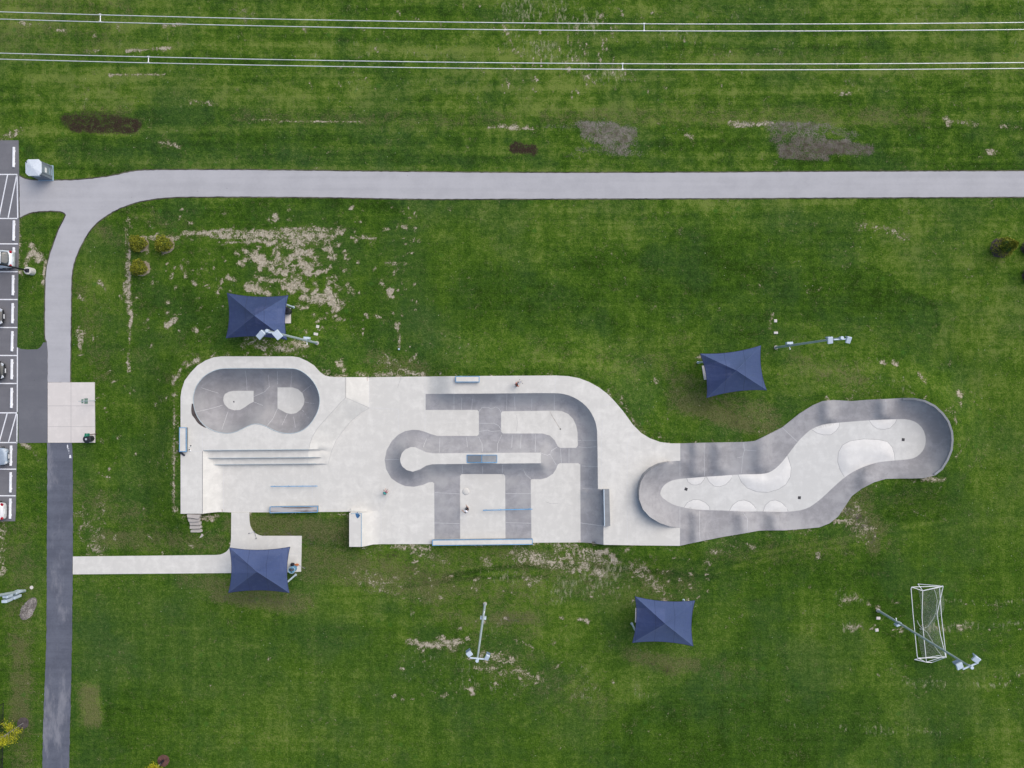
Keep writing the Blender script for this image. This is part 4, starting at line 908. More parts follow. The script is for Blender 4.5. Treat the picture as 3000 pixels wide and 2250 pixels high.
MB().cyl((-.6, .52, 2.0), (-.6, .52, 2.22), .05, n=10).build('vent_pipe', M['black'], pt_)
dr = MB().box((.685, 0, .98), (.03, .78, 1.72), bevel=.008).build('door', simple('toilet_door', (.21, .25, .285), .5), pt_)
MB().box((.708, -.05, 1.25), (.02, .46, .26)).build('door_notice', M['white_metal'], dr)
MB().box((.708, 0, .62), (.02, .6, .05)).box((.708, 0, .32), (.02, .6, .05)).build('door_rib', M['pale_blue'], dr)
MB().box((.05, -.70, 1.55), (.55, .03, .24)).build('side_vent', M['galv_light'], pt_)
MB().cyl((.74, .6, .3), (.74, .6, 1.1), .02, n=6).build('grab_rail', M['galv'], pt_)

# ------------------------------------------------------------------ shade sails
def shade(label, corners, apex, post_px, rot, panel_shades, pad, pad_label, tdx=0):
    zc, za = 3.0, 4.15
    cs = [P(x, y, zc) for x, y in corners]; ap = P(*apex, za)
    cen = sum(cs, Vector()) / 4; base = G(*post_px)
    gz_ = base.z
    root = thing('shade_canopy', label, 'shade canopy', (cen.x, cen.y, gz_), 0, 'navy shade canopies around the skate park')
    off = Vector((cen.x, cen.y, gz_))
    N = 12; v = []; f = []; tone = []
    for s_ in range(4):
        a, b = cs[s_], cs[(s_ + 1) % 4]; b0 = len(v)
        mid = (a + b) / 2; inn = (cen - mid); inn.z = 0; inn.normalize()
        for i in range(N + 1):
            t = i / N
            for j in range(N + 1):
                u = j / N
                e = a.lerp(b, u) + inn * (.26 * 4 * u * (1 - u)); e.z += .03
                p = e.lerp(ap, t)
                p.z -= .22 * 4 * t * (1 - t) * (.35 + .65 * 4 * u * (1 - u)) * .5
                v.append(p - off); tone.append(panel_shades[s_] + (.10 if (u < .06 or u > .94) else 0))
        for i in range(N):
            for j in range(N):
                q = b0 + i * (N + 1) + j; f.append([q, q + 1, q + N + 2, q + N + 1])
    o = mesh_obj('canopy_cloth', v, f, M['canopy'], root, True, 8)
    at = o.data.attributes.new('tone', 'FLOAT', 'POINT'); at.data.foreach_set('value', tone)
    # hem cable
    hem = MB()
    for s_ in range(4):
        a, b = cs[s_], cs[(s_ + 1) % 4]; mid = (a + b) / 2; inn = (cen - mid); inn.z = 0; inn.normalize()
        hem.tube([a.lerp(b, k / 12) + inn * (.26 * 4 * (k / 12) * (1 - k / 12)) - off + Vector((0, 0, .02)) for k in range(13)], .022, 6)
    hem.build('hem', simple('hem_navy', (.018, .022, .05), .7), root)
    d = (base - cen); d.z = 0
    for sg in (1, -1):
        pb = cen + d * sg; pb.z = gz_
        if sg == 1: pb = base.copy()
        MB().cyl(pb - off, Vector((pb.x, pb.y, 2.86)) - off, .085, n=14).build('post', M['galv_light'], root, True)
        MB().cyl(pb - off, pb - off + Vector((0, 0, .03)), .13, n=14).build('base_plate', M['galv'], root)
        bm_ = MB(); tp = Vector((pb.x, pb.y, 2.78)) - off
        near_ = sorted(cs, key=lambda c_: (c_ - pb).length)[:2]
        for c_ in near_: bm_.cyl(tp, c_.lerp(cen, .30) - off - Vector((0, 0, .10)), .045, n=8)
        bm_.cyl(tp, ap - off - Vector((0, 0, .62)), .045, n=8)
        bm_.build('arm', M['galv'], root, True)
    if pad:
        pp = [(pad[0] + math.cos(rot) * dx + math.sin(rot) * dy, pad[1] - math.sin(rot) * dx + math.cos(rot) * dy) for dx, dy in ((-pad[2], -pad[3]), (pad[2], -pad[3]), (pad[2], pad[3]), (-pad[2], pad[3]))]
        sheet('concrete_pad', pp, M['warm_concrete'], .06, kind=None, step=20, label=pad_label, cat='concrete pad')
    return root, off
def table(label, loc, rz):
    t = thing('picnic_table', label, 'picnic table', loc, rz, 'picnic tables under the shade canopies')
    MB().box((0, 0, .76), (1.9, .75, .05), bevel=.015).build('table_top', M['wood'], t)
    for s_ in (-1, 1): MB().box((0, s_ * .72, .45), (1.9, .28, .045), bevel=.012).build('bench_seat', M['wood'], t)
    for s_ in (-1, 1):
        MB().cyl((s_ * .65, -.32, .74), (s_ * .65, -.05, .02), .03, n=8).cyl((s_ * .65, .32, .74), (s_ * .65, .05, .02), .03, n=8).cyl((s_ * .65, -.78, .42), (s_ * .65, .78, .42), .025, n=8).build('leg', M['galv'], t)
    return t
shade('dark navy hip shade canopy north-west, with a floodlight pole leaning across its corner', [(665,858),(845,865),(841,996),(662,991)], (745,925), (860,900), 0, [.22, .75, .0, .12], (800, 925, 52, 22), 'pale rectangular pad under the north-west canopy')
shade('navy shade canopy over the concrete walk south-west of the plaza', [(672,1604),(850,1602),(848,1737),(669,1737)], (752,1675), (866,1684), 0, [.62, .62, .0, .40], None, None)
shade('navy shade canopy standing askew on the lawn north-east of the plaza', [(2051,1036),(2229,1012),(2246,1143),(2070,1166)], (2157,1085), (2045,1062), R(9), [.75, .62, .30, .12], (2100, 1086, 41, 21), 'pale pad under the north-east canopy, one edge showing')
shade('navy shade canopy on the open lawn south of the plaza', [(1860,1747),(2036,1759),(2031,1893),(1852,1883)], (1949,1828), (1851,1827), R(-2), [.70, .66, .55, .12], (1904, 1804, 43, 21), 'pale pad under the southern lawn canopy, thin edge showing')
for lb, x, y, rz in (('picnic table below the north-west canopy', 790, 925, 0), ('picnic table on the walk below the south-west canopy', 800, 1650, 0), ('picnic table below the north-east askew canopy', 2105, 1086, R(9)), ('picnic table below the southern lawn canopy', 1910, 1804, R(-2))):
    g_ = G(x, y); table(lb, (g_.x, g_.y, g_.z + .062), rz)

# ------------------------------------------------------------------ floodlight poles
def pole(label, base, top, fixtures, arm, box_t, side=1):
    b = G(*base); zt = 15.2; T = P(*top, zt)
    root = thing('floodlight_pole', label, 'floodlight pole', b, 0, 'tall floodlight poles')
    off = b
    MB().cyl((0, 0, -.05), T - off, .115, .075, n=14).build('pole', M['galv'], root, True)
    MB().cyl((0, 0, -.02), (0, 0, .10), .19, n=16).build('footing', M['stone'], root)
    a0 = P(*arm[0], zt - .1); a1 = P(*arm[1], zt - .1)
    d = (a1 - a0); rz = math.atan2(d.y, d.x)
    MB().box((a0 + a1) / 2 - off, (d.length, .11, .11), rz=rz, bevel=.02).build('cross_arm', M['galv_light'], root)
    MB().cyl(T - off + Vector((0, 0, -.3)), T - off + Vector((0, 0, .12)), .13, n=12).build('pole_cap', M['galv_light'], root, True)
    for (fx, fy, a, w, l) in fixtures:
        c = P(fx, fy, zt) - off
        h = MB().box(c, (w * .9, l * .9, .16), rz=R(a), rx=R(18), bevel=.03).build('floodlight', M['galv_light'], root)
        nn = Matrix.Rotation(R(a), 4, 'Z') @ Vector((0, l * .32, -.22))
        MB().box(c + nn, (w * .88, .06, .42), rz=R(a), rx=R(30), bevel=.01).build('visor', simple('visor_blue_grey', (.12, .17, .24), .5), h)
        MB().box(c + Vector((0, 0, -.1)), (w * .8, l * .8, .06), rz=R(a), rx=R(18)).build('lens', M['lamp'], h)
    # junction box low on the pole
    zb = 3.7; k = zb / zt; c = (T - off) * k
    sv = Vector((math.cos(rz), math.sin(rz), 0)); nv = Vector((-sv.y, sv.x, 0)) * side
    bx = MB().box(c + nv * .22, (.56, .22, .5), rz=rz, bevel=.02).build('control_box', M['galv_light'], root)
    MB().cyl(c - nv * .12, c - nv * .30 + sv * .05, .035, n=8).sph(c - nv * .32 + sv * .05, .07).build('bracket', M['white_metal'], root)
    return root
pole('floodlight pole crossing over the north-west canopy', (929,1005), (783,969), [(764,981,-47,.50,.80),(813,981,38,.62,.76)], ((760,972),(808,976)), 3.7, 1)
pole('floodlight pole on the north-east lawn right of the askew canopy', (2273,1018), (2466,990), [(2432,997,8,.46,.60),(2486,996,-12,.40,.58)], ((2442,995),(2483,993)), 3.7, 1)
pole('floodlight pole on the southern lawn below the plaza', (1421,1769), (1398,1935), [(1375,1916,35,.46,.46),(1427,1926,-25,.36,.52)], ((1376,1927),(1421,1931)), 3.7, -1)
pole('floodlight pole leaning over the soccer goals in the photo', (2572,1788), (2846,1955), [(2811,1951,25,.58,.62),(2860,1932,-35,.60,.52)], ((2820,1961),(2866,1941)), 3.7, -1)
# pole with low cabinets at the far left edge
b = G(72, 1731); eq = thing('utility_pole', 'pale blue steel pole with control cabinets at the left edge beside the gravel patch', 'utility pole', b)
T = P(-230, 1785, 14.0); MB().cyl((0, 0, -.05), T - b, .15, .10, n=14).build('pole', M['galv'], eq, True)
for z0, dx, dy, w, h_, d_ in ((1.15, .0, .20, .50, .9, .25), (1.3, -.05, -.22, .55, 1.0, .26), (2.5, 0, .2, .5, .8, .25), (2.6, 0, -.2, .5, .9, .25)):
    MB().box((dx, dy, z0), (w, d_, h_), bevel=.02).build('cabinet', M['galv_light'], eq)
MB().tube([(0.1, .1, .05), (.12, .16, .6), (.3, .3, 1.0), (.1, .35, 1.3)], .025).tube([(.1, 0, 0), (.25, .1, .5), (.12, .14, 1)], .02).build('conduit', M['galv'], eq, True)

# handhole covers
def cover(x, y, w, h_, rz, lb, rd=False):
    g_ = G(x, y)
    m = MB()
    if rd: m.cyl((0, 0, -.05), (0, 0, .05), w / 2 / S, n=20)
    else: m.box((0, 0, 0), (w / S, h_ / S, .1), bevel=.03)
    o = m.build('utility_cover', M['warm_concrete']); o.location = g_; o.rotation_euler.z = R(rz); tag(o, lb, 'utility cover', 'pale utility covers set in the lawn')
cover(930.5,957,9,9,-10,'square pale cover in grass, upper of two by the north-west floodlight pole'); cover(925,979,13,8,-8,'oblong pale cover in grass, lower of two by the north-west floodlight pole')
cover(2272,940,9,9,0,'square pale cover in grass, farther above the north-east floodlight pole'); cover(2273,975,12,7,0,'oblong pale cover in grass, nearest the north-east floodlight pole foot')
cover(2573,1811,12,8,0,'oblong pale cover in grass just below the pole beside the soccer goals'); cover(2568.5,1846,10,9,8,'square pale cover in grass, lower of two left of the soccer goals')
cover(93,1721,10,10,0,'round pale cover in grass between gravel patch and dark path',True)
gm = G(1169,1023); o = MB().cyl((0,0,-.05),(0,0,.16),.09,n=14).sph((0,0,.16),.09,(1,1,.5)).build('pipe_stub', M['galv_light']); o.location = gm; tag(o,'short metal pipe stub in the bare strip north of the plaza','pipe')

# ------------------------------------------------------------------ parking lamp post
b = P(95, 796, 0); lp = thing('lamp_post', 'black parking lamp post on a round white concrete footing', 'lamp post', b)
MB().cyl((0, 0, -.1), (0, 0, .78), .36, n=28).build('footing', simple('footing_white', (.56, .545, .51), .8, var=.05), lp, True)
MB().box((0, 0, .80), (.36, .36, .05)).build('base_plate', M['black'], lp)
MB().cyl((0, 0, .8), (0, 0, 7.5), .085, .06, n=12).build('pole', M['black'], lp, True)
MB().box((0, 0, .93), (.3, .3, .24), top=(.7, .7)).build('base_cover', simple('base_cover_navy', (.02, .02, .04), .4), lp)
MB().box((-.5, 0, 7.5), (.9, .35, .12), bevel=.03).build('lamp_head', M['black'], lp)

# ------------------------------------------------------------------ apron furniture
b = P(279.5, 1174, 0); sg = thing('park_sign', 'green-grey sign of two panels on one post at the apron edge', 'sign', b)
MB().cyl((0, 0, -.1), (0, 0, 2.9), .03, n=8).build('post', M['galv'], sg)
MB().box((-.035, 0, 1.58), (.02, .54, .60), bevel=.005).build('sign_panel', M['sign_back'], sg); MB().box((-.035, 0, 2.2), (.02, .40, .36), bevel=.005).build('sign_panel', M['sign_back'], sg)
MB().cyl((.0, 0, 1.25), (0, 0, 2.4), .036, n=8).build('post_clamp', M['galv_light'], sg)
b = P(282.5, 1271, 0); dg = thing('dog_waste_station', 'green dog waste dispenser on a thin brown post at the apron edge', 'waste station', b)
MB().box((0, 0, .9), (.07, .07, 1.9)).build('post', M['brown_post'], dg)
MB().box((.0, 0, 1.55), (.22, .28, .42), bevel=.04).build('dispenser', M['green_plastic'], dg); MB().box((0, 0, 1.95), (.05, .34, .26), bevel=.02).build('notice_plate', M['green_plastic'], dg); MB().box((-.02, 0, 1.85), (.16, .10, .05), bevel=.01).build('roll_cap', simple('mint_plastic', (.15, .45, .38), .5), dg)
def bin_(lb, x, y, z0=.06, rim='black_plastic', bag=None):
    g_ = G(x, y); t = thing('trash_can', lb, 'trash can', (g_.x, g_.y, g_.z + z0), 0, 'black trash cans')
    MB().cyl((0, 0, 0), (0, 0, .82), .30, .33, n=28).build('can', M['black_plastic'], t, True)
    l_ = MB().cyl((0, 0, .82), (0, 0, .95), .37, .26, n=28).build('lid', M[rim], t, True)
    MB().tube([(.36 * math.cos(a / 24 * 2 * math.pi), .36 * math.sin(a / 24 * 2 * math.pi), .83) for a in range(25)], .025).build('lid_rim', simple('rim_blue_black', (.035, .04, .06), .4), l_, True)
    MB().cyl((0, 0, .945), (0, 0, .97), .10, n=16).build('opening', M['lamp'] if bag is None else M['black'], l_)
    return t
bin_('black trash can with a pale hole in its lid at the apron corner', 269, 1284.5)
bin_('black trash can on the pad edge beside the north-west canopy', 847, 913, .065, bag=1)

# drum full of rubbish under the south-west canopy
g_ = G(862, 1664); bb = thing('barrel', 'blue-rimmed barrel stuffed with dark rubbish at the edge of the south-west canopy', 'barrel', (g_.x, g_.y, .055))
MB().cyl((0, 0, 0), (0, 0, .85), .30, n=24, caps=True).build('drum', simple('drum_blue', (.10, .28, .45), .5), bb, True)
MB().tube([(.31 * math.cos(a / 20 * 2 * math.pi), .31 * math.sin(a / 20 * 2 * math.pi), .86) for a in range(21)], .03).build('rim', M['pale_blue'], bb, True)
rb = MB()
for k in range(26):
    a = rg.uniform(0, 6.28); r_ = rg.uniform(0, .22); rb.sph((r_ * math.cos(a), r_ * math.sin(a), .86 + rg.uniform(-.03, .07)), rg.uniform(.04, .09), (1, rg.uniform(.5, 1), .6), 8)
rb.build('rubbish', simple('rubbish_mixed', (.09, .095, .10), .8, var=.8, scale=9), bb, True)
bg = MB().box((.02, .40, .25), (.32, .26, .46), bevel=.08, seg=2).cyl((0, .42, .46), (.02, .62, .58), .07, .02, n=8)
o = bg.build('backpack', simple('backpack_black', (.02, .017, .022), .8), None, True); o.location = (g_.x - .1, g_.y + .02, .055); tag(o, 'black backpack leaning against the rubbish barrel', 'backpack')
g_ = G(870, 1654); jk = MB()
for k in range(14): jk.sph((rg.uniform(-.17, .17), rg.uniform(-.07, .07), .04 + rg.uniform(0, .03)), rg.uniform(.05, .09), (1.3, .8, .5), 8, rg.uniform(0, 3))
o = jk.build('jacket', simple('orange_cloth', (.50, .17, .06), .8, var=.3), None, True); o.location = (g_.x, g_.y, .05); tag(o, 'crumpled orange jacket dropped on the walk beside the barrel', 'jacket')

def scooter(lb, loc, rz, deckc, barc, lay=False):
    t = thing('kick_scooter', lb, 'scooter', loc, rz)
    if lay: t.rotation_euler = (R(80), 0, rz)
    dm_ = simple('scooter_deck', deckc, .5); bm_ = simple('scooter_bar', barc, .4)
    MB().box((0, 0, .09), (.50, .11, .03), bevel=.01).build('deck', dm_, t)
    for x in (-.27, .31):
        MB().cyl((x, -.012, .055), (x, .012, .055), .055, n=14).build('wheel', M['rubber'], t, True)
    MB().cyl((.29, 0, .06), (.22, 0, .82), .018, n=8).build('stem', bm_, t); MB().cyl((.22, -.25, .82), (.22, .25, .82), .016, n=8).build('handlebar', bm_, t)
    MB().cyl((.22, -.27, .82), (.22, -.17, .82), .022, n=8).cyl((.22, .27, .82), (.22, .17, .82), .022, n=8).build('grip', M['rubber'], t)
    return t
g_ = G(737, 1557.5); scooter('white and black scooter lying at the inside bend of the concrete walk', (g_.x, g_.y, .07), R(25), (.6, .62, .68), (.08, .08, .1), True)
g_ = G(868.5, 1661); scooter('small pale scooter lying beside the orange jacket', (g_.x, g_.y, .07), R(70), (.55, .5, .55), (.3, .28, .3), True)

# ------------------------------------------------------------------ ledges, rails
def ledge(lb, x0, y0, x1, y1, z0, h_, mat_top, edge='blue_paint', front=None, skew=0, name='grind_ledge'):
    """box ledge whose top corners are surveyed in the photo"""
    zt = z0 + h_
    c = [P(x0, y0 + skew, zt), P(x1, y0 - skew, zt), P(x1, y1 - skew, zt), P(x0, y1 + skew, zt)]
    cen = sum(c, Vector()) / 4; t = thing(name, lb, 'ledge', (cen.x, cen.y, z0))
    off = Vector((cen.x, cen.y, z0)); cc = [q - off for q in c]
    body = MB(); body.prism([tuple(q.xy) for q in cc[::-1]], -.04, h_ - .004); body.build('body', M['grey_concrete'] if edge != 'x' else mat_top, t)
    ins = [q * .0 + Vector((q.x - math.copysign(.05, q.x), q.y - math.copysign(.05, q.y), 0)) for q in cc]
    MB().prism([tuple(q.xy) for q in ins[::-1]], h_ - .003, h_ + .004).build('top_slab', mat_top, t)
    e = MB()
    for i in range(4):
        a, b_ = cc[i], cc[(i + 1) % 4]; d = (b_ - a); rz = math.atan2(d.y, d.x)
        e.box(((a + b_) / 2).xy.to_3d() + Vector((0, 0, h_ - .03 + .004 * (i % 2))), (d.length + .04, .05, .06), rz=rz)
    e.build('steel_edge', M[edge], t); return t
ledge('long blue-edged ledge with scuffed brown top on the plaza\'s south edge left', 791, 1484, 930, 1501.5, 0, .45, M['worn_top'], skew=1)
ledge('short blue-edged ledge on the north edge of the upper deck', 1335, 1102.5, 1404, 1119, U, .4, M['deck'])
ledge('blue-edged ledge on the west edge of the upper deck', 525.5, 1253, 545, 1323, U, .45, M['deck'])
ledge('longest blue-edged ledge at the south edge, facing the two dark lanes', 1267, 1581, 1560, 1596.5, 0, .5, M['deck'], skew=1.5)
# kicker box on the island
zt = .95; t = thing('kicker_box', 'blue-edged grey hip box on top of the raised island', 'skate box', P(1412, 1343, zt)); off = P(1412, 1343, zt)
k = MB(); pr = [(1368, .02), (1411, .5), (1414, .5), (1456, .06)]
q0 = [P(x, 1333, zt + h_) - off for x, h_ in pr]; q1 = [P(x, 1355, zt + h_) - off for x, h_ in pr]
for i in range(3): k.quad(q0[i], q0[i + 1], q1[i + 1], q1[i])
for qq in (q0, q1):
    k.bm.faces.new([k.bm.verts.new(p) for p in qq] + [k.bm.verts.new(Vector((p.x, p.y, 0))) for p in (qq[3], qq[0])])
k.quad(q0[3], q1[3], Vector((q1[3].x, q1[3].y, 0)), Vector((q0[3].x, q0[3].y, 0)))
bmesh.ops.remove_doubles(k.bm, verts=k.bm.verts, dist=.001)
k.build('body', M['grey_concrete'], t)
e = MB()
for qq in (q0, q1):
    for i in range(3): e.cyl(qq[i], qq[i + 1], .035, n=6)
for i in (0, 1, 3): e.cyl(q0[i], q1[i], .03, n=6)
e.build('steel_edge', M['blue_paint'], t)
def rail(lb, x0, y0, x1, y1, h_, mat, r_=.035):
    a = P(x0, y0, h_); b_ = P(x1, y1, h_); t = thing('grind_rail', lb, 'grind rail', (a.x, a.y, 0)); off = Vector((a.x, a.y, 0))
    MB().cyl(a - off, b_ - off, r_, n=10).build('bar', M[mat], t, True)
    for k_ in (.06, .36, .66, .94):
        p = a.lerp(b_, k_) - off; MB().cyl((p.x, p.y, 0), p, .025, n=8).build('leg', M[mat], t)
rail('low dark blue flat rail on the lower plaza south of the steps', 793, 1425, 930, 1424, .35, 'blue_paint')
rail('longer bright blue rail crossing the right dark lane', 1415, 1495, 1560, 1491.5, .45, 'blue_paint', .045)
# skateboard and shoes
t = thing('skateboard', 'black skateboard leaning on the corner of the west ledge', 'skateboard', P(533.5, 1327, U), R(-43)); t.rotation_euler = (0, R(18), R(-43)); t.location.z = U + .17
MB().box((0, 0, 0), (.62, .19, .015)).cyl((-.31, 0, -.007), (-.31, 0, .008), .095, n=16).cyl((.31, 0, -.007), (.31, 0, .008), .095, n=16).build('deck', simple('grip_tape', (.035, .033, .05), .9), t)
for x in (-.2, .2):
    for y in (-.08, .08): MB().cyl((x, y - .015, -.06), (x, y + .015, -.06), .026, n=10).build('wheel', M['white_metal'], t)
def shoe(lb, x, y, rz, z):
    t = thing('shoe', lb, 'shoe', P(x, y, z), R(rz))
    MB().box((0, 0, .018), (.30, .105, .036), bevel=.015).build('sole', M['white_metal'], t)
    MB().sph((.06, 0, .05), .06, (1.5, .85, .7), 10).build('toe', M['black_plastic'], t, True)
    MB().sph((-.07, 0, .065), .055, (1.3, .85, 1), 10).build('upper', M['white_metal'], t, True); MB().box((-.0, 0, .085), (.10, .05, .03), bevel=.01).build('laces', M['black_plastic'], t)
shoe('black and white sneaker standing on the deck, upper of the two by the west ledge', 558.5, 1307, 50, U); shoe('white-topped sneaker standing on the deck, lower of the two by the west ledge', 556.5, 1318.5, 120, U)

# boulder steps
ST = [[(547,1507),(587,1508),(582,1520),(577,1521),(568,1519),(548,1516.5)],[(549,1518),(566,1519.5),(578,1521.5),(583,1518.5),(586,1519),(583,1528),(563,1529.5),(552,1529)],[(554,1529.5),(584,1527.5),(587,1529),(587,1538),(556,1538.8)],[(556,1539.5),(586,1539),(590,1545.5),(586,1549),(555,1550)],[(557,1551),(589,1550),(592,1558),(586,1560),(558,1560)],[(552,1560.5),(588,1561),(595,1565),(596,1570),(590,1575),(577,1578),(566,1574),(560,1573),(556,1568)]]
nm = ['top','second','third','fourth','fifth','lowest and broadest']
for i, s_ in enumerate(ST):
    z = 1.15 - i * .2
    c = P(sum(a for a, b in s_) / len(s_), sum(b for a, b in s_) / len(s_), z)
    poly = [tuple((P(a, b, z) - c).xy) for a, b in s_]
    o = MB().prism(poly, -.32, 0).build('stone_step', M['stone']); o.location = c
    bv = o.modifiers.new('b', 'BEVEL'); bv.width = .035; bv.segments = 2
    tag(o, f'rough pale stone slab, {nm[i]} of the six garden steps', 'stone step', 'stone slab steps below the west deck')

# ------------------------------------------------------------------ soccer goals
def goal(lb, bars, loc, netpoly=None, net_z=None):
    o = P(*loc, 0); t = thing('soccer_goal', lb, 'soccer goal', o, 0, 'soccer goals stored together on the lawn')
    m = MB()
    for ln in bars: m.tube([P(x, y, z) - o for x, y, z in ln], .033, 8)
    m.build('frame', M['white_metal'], t, True); return t, o
goal('white soccer goal frame with a straight back bar, the left-reaching one of two', [[(2671,1720,1.0),(2669,1724,1.0),(2675,1800,1.0),(2687,1922,1.0),(2689,1928,1.0)],[(2752,1717,.9),(2758,1804,.9),(2772,1926,.9)],[(2671,1720,1.0),(2704,1731,.4),(2763,1718,.06)],[(2671,1720,1.0),(2752,1717,.9)],[(2689,1928,1.0),(2713,1940,.3),(2768,1923,.9)],[(2689,1928,1.0),(2772,1926,.9)]], (2720,1825))
t, o = goal('white soccer goal frame with bent bar, net draped across it', [[(2689,1711,.06),(2703,1730,.5),(2703,1735,.5),(2701,1809,.45),(2708,1880,.48),(2714,1939,.5)],[(2763,1718,1.2),(2745,1799,.9),(2755,1860,.9),(2771,1925,1.2)],[(2689,1711,.06),(2752,1716,.9),(2763,1718,1.2)],[(2679,1932,.06),(2714,1940,.5),(2730,1941,.06),(2772,1925,1.2)],[(2704,1731,.5),(2709,1729,.5),(2763,1716,1.2)],[(2679,1932,.06),(2750,1921,.9),(2771,1925,1.2)]], (2722,1826))
nt = MB()
def netpt(u, v):
    x = 2690 + 68 * u + 6 * math.sin(v * 7) - 18 * math.exp(-((v - .5) / .12) ** 2) * (u - .4) * 2.0 + 8 * v; y = 1728 + 195 * v + 4 * math.sin(u * 6)
    return P(x, y, .12 + .5 * u * (1 - u) + .5 * u * abs(math.sin(v * 3.1))) - o
NU, NV = 18, 52
for i in range(NU + 1): nt.tube([netpt(i / NU, j / 40) for j in range(41)], .0045, 3)
for j in range(NV + 1): nt.tube([netpt(i / 14, j / NV) for i in range(15)], .0045, 3)
for pl in ([(2687,1818),(2692,1830),(2702,1842),(2718,1836),(2733,1815),(2742,1795),(2746,1760),(2742,1740),(2736,1727)], [(2702,1842),(2716,1852),(2727,1870),(2738,1892),(2748,1908),(2762,1925)], [(2694,1842),(2704,1844),(2710,1846)]):
    nt.tube([P(x + rg.uniform(-.6, .6), y, .35) - o for x, y in resample(pl, 6)], .028, 5)
nt.build('net', M['net'], t)

# ------------------------------------------------------------------ vegetation
def tuft_cloud(pos_fn, n, size, rng):
    v = []; f = []
    for _ in range(n):
        p, nrm = pos_fn(rng); s_ = size * rng.uniform(.6, 1.4)
        a = Vector((rng.gauss(0, 1), rng.gauss(0, 1), rng.gauss(0, 1))).normalized()
        a = (a + nrm * 1.0).normalized(); b_ = a.cross(Vector((rng.gauss(0, 1), rng.gauss(0, 1), rng.gauss(0, 1)))).normalized()
        k = len(v); v += [p - b_ * s_ * .28, p + b_ * s_ * .28, p + a * s_ * .9 + b_ * s_ * .12, p + a * s_ * .9 - b_ * s_ * .12]
        f.append([k, k + 1, k + 2, k + 3])
    return v, f
def bush(lb, x, y, r_, h_, mat, seed, taper=0.0, group=None, ring='mulch'):
    g_ = G(x, y); t = thing('evergreen_shrub', lb, 'shrub', g_, 0, group); rng = random.Random(seed)
    MB().cyl((0, 0, -.05), (0, 0, h_ * .7), .05, .02, n=8).build('trunk', M['bark'], t)
    lob = [(rng.uniform(0, 6.28), rng.uniform(.0, .12), rng.uniform(.2, .9)) for _ in range(9)]
    def fn(rg_):
        u = rg_.random() ** .8; th = rg_.uniform(0, 2 * math.pi)
        prof_ = (math.sin(math.pi * min(1, .18 + u * .82)) ** .55 if taper < .5 else (1 - u) ** .8 * 1.0 + .06)
        rr = r_ * prof_ * (1 + .13 * math.sin(3 * th + seed) + .10 * math.sin(7 * th + u * 9)) * rg_.uniform(.72, 1.0)
        p = Vector((rr * math.cos(th), rr * math.sin(th), .08 + u * h_)); n_ = Vector((math.cos(th), math.sin(th), .5 + u)).normalized()
        return p, n_
    v, f = tuft_cloud(fn, 2600 if taper < .5 else 4200, .10, rng); mesh_obj('foliage', v, f, mat, t)
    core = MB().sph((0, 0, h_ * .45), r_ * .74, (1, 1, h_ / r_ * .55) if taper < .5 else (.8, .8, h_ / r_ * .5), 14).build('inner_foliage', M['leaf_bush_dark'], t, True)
    sr = MB(); pl = [(math.cos(a / 22 * 6.283) * r_ * 1.02 * rng.uniform(.9, 1.1), math.sin(a / 22 * 6.283) * r_ * 1.02 * rng.uniform(.9, 1.1)) for a in range(22)]
    sr.prism(pl, -.06, .02); sr.build('soil_ring', M[ring], t)
M['ring_tan'] = simple('ring_tan_soil', (.30, .25, .19), .95, var=.3, scale=5, bump=.5)
bush('round yellow-green shrub, upper left of the three on the north-west lawn', 412, 716, .78, 1.35, M['leaf_bush'], 1, group='round shrubs on the north-west lawn', ring='ring_tan')
bush('round yellow-green shrub, right one of the three on the north-west lawn', 487, 718, .80, 1.4, M['leaf_bush'], 2, group='round shrubs on the north-west lawn', ring='ring_tan')
bush('round yellow-green shrub standing alone below the other two, north-west lawn', 415, 786, .76, 1.3, M['leaf_bush'], 3, group='round shrubs on the north-west lawn', ring='ring_tan')
bush('dark cone-shaped shrub on grey mulch near the right edge', 2930, 727, .95, 2.5, M['leaf_bush'], 4, 1.0)
bush('dark shrub half cut off by the right edge, beside the cone-shaped one', 3016, 727, .78, 1.7, M['leaf_bush_dark'], 5, 1.0)
bush('dark shrub barely showing at the right edge below its neighbours', 3018, 806, .76, 1.6, M['leaf_bush_dark'], 6, 1.0)
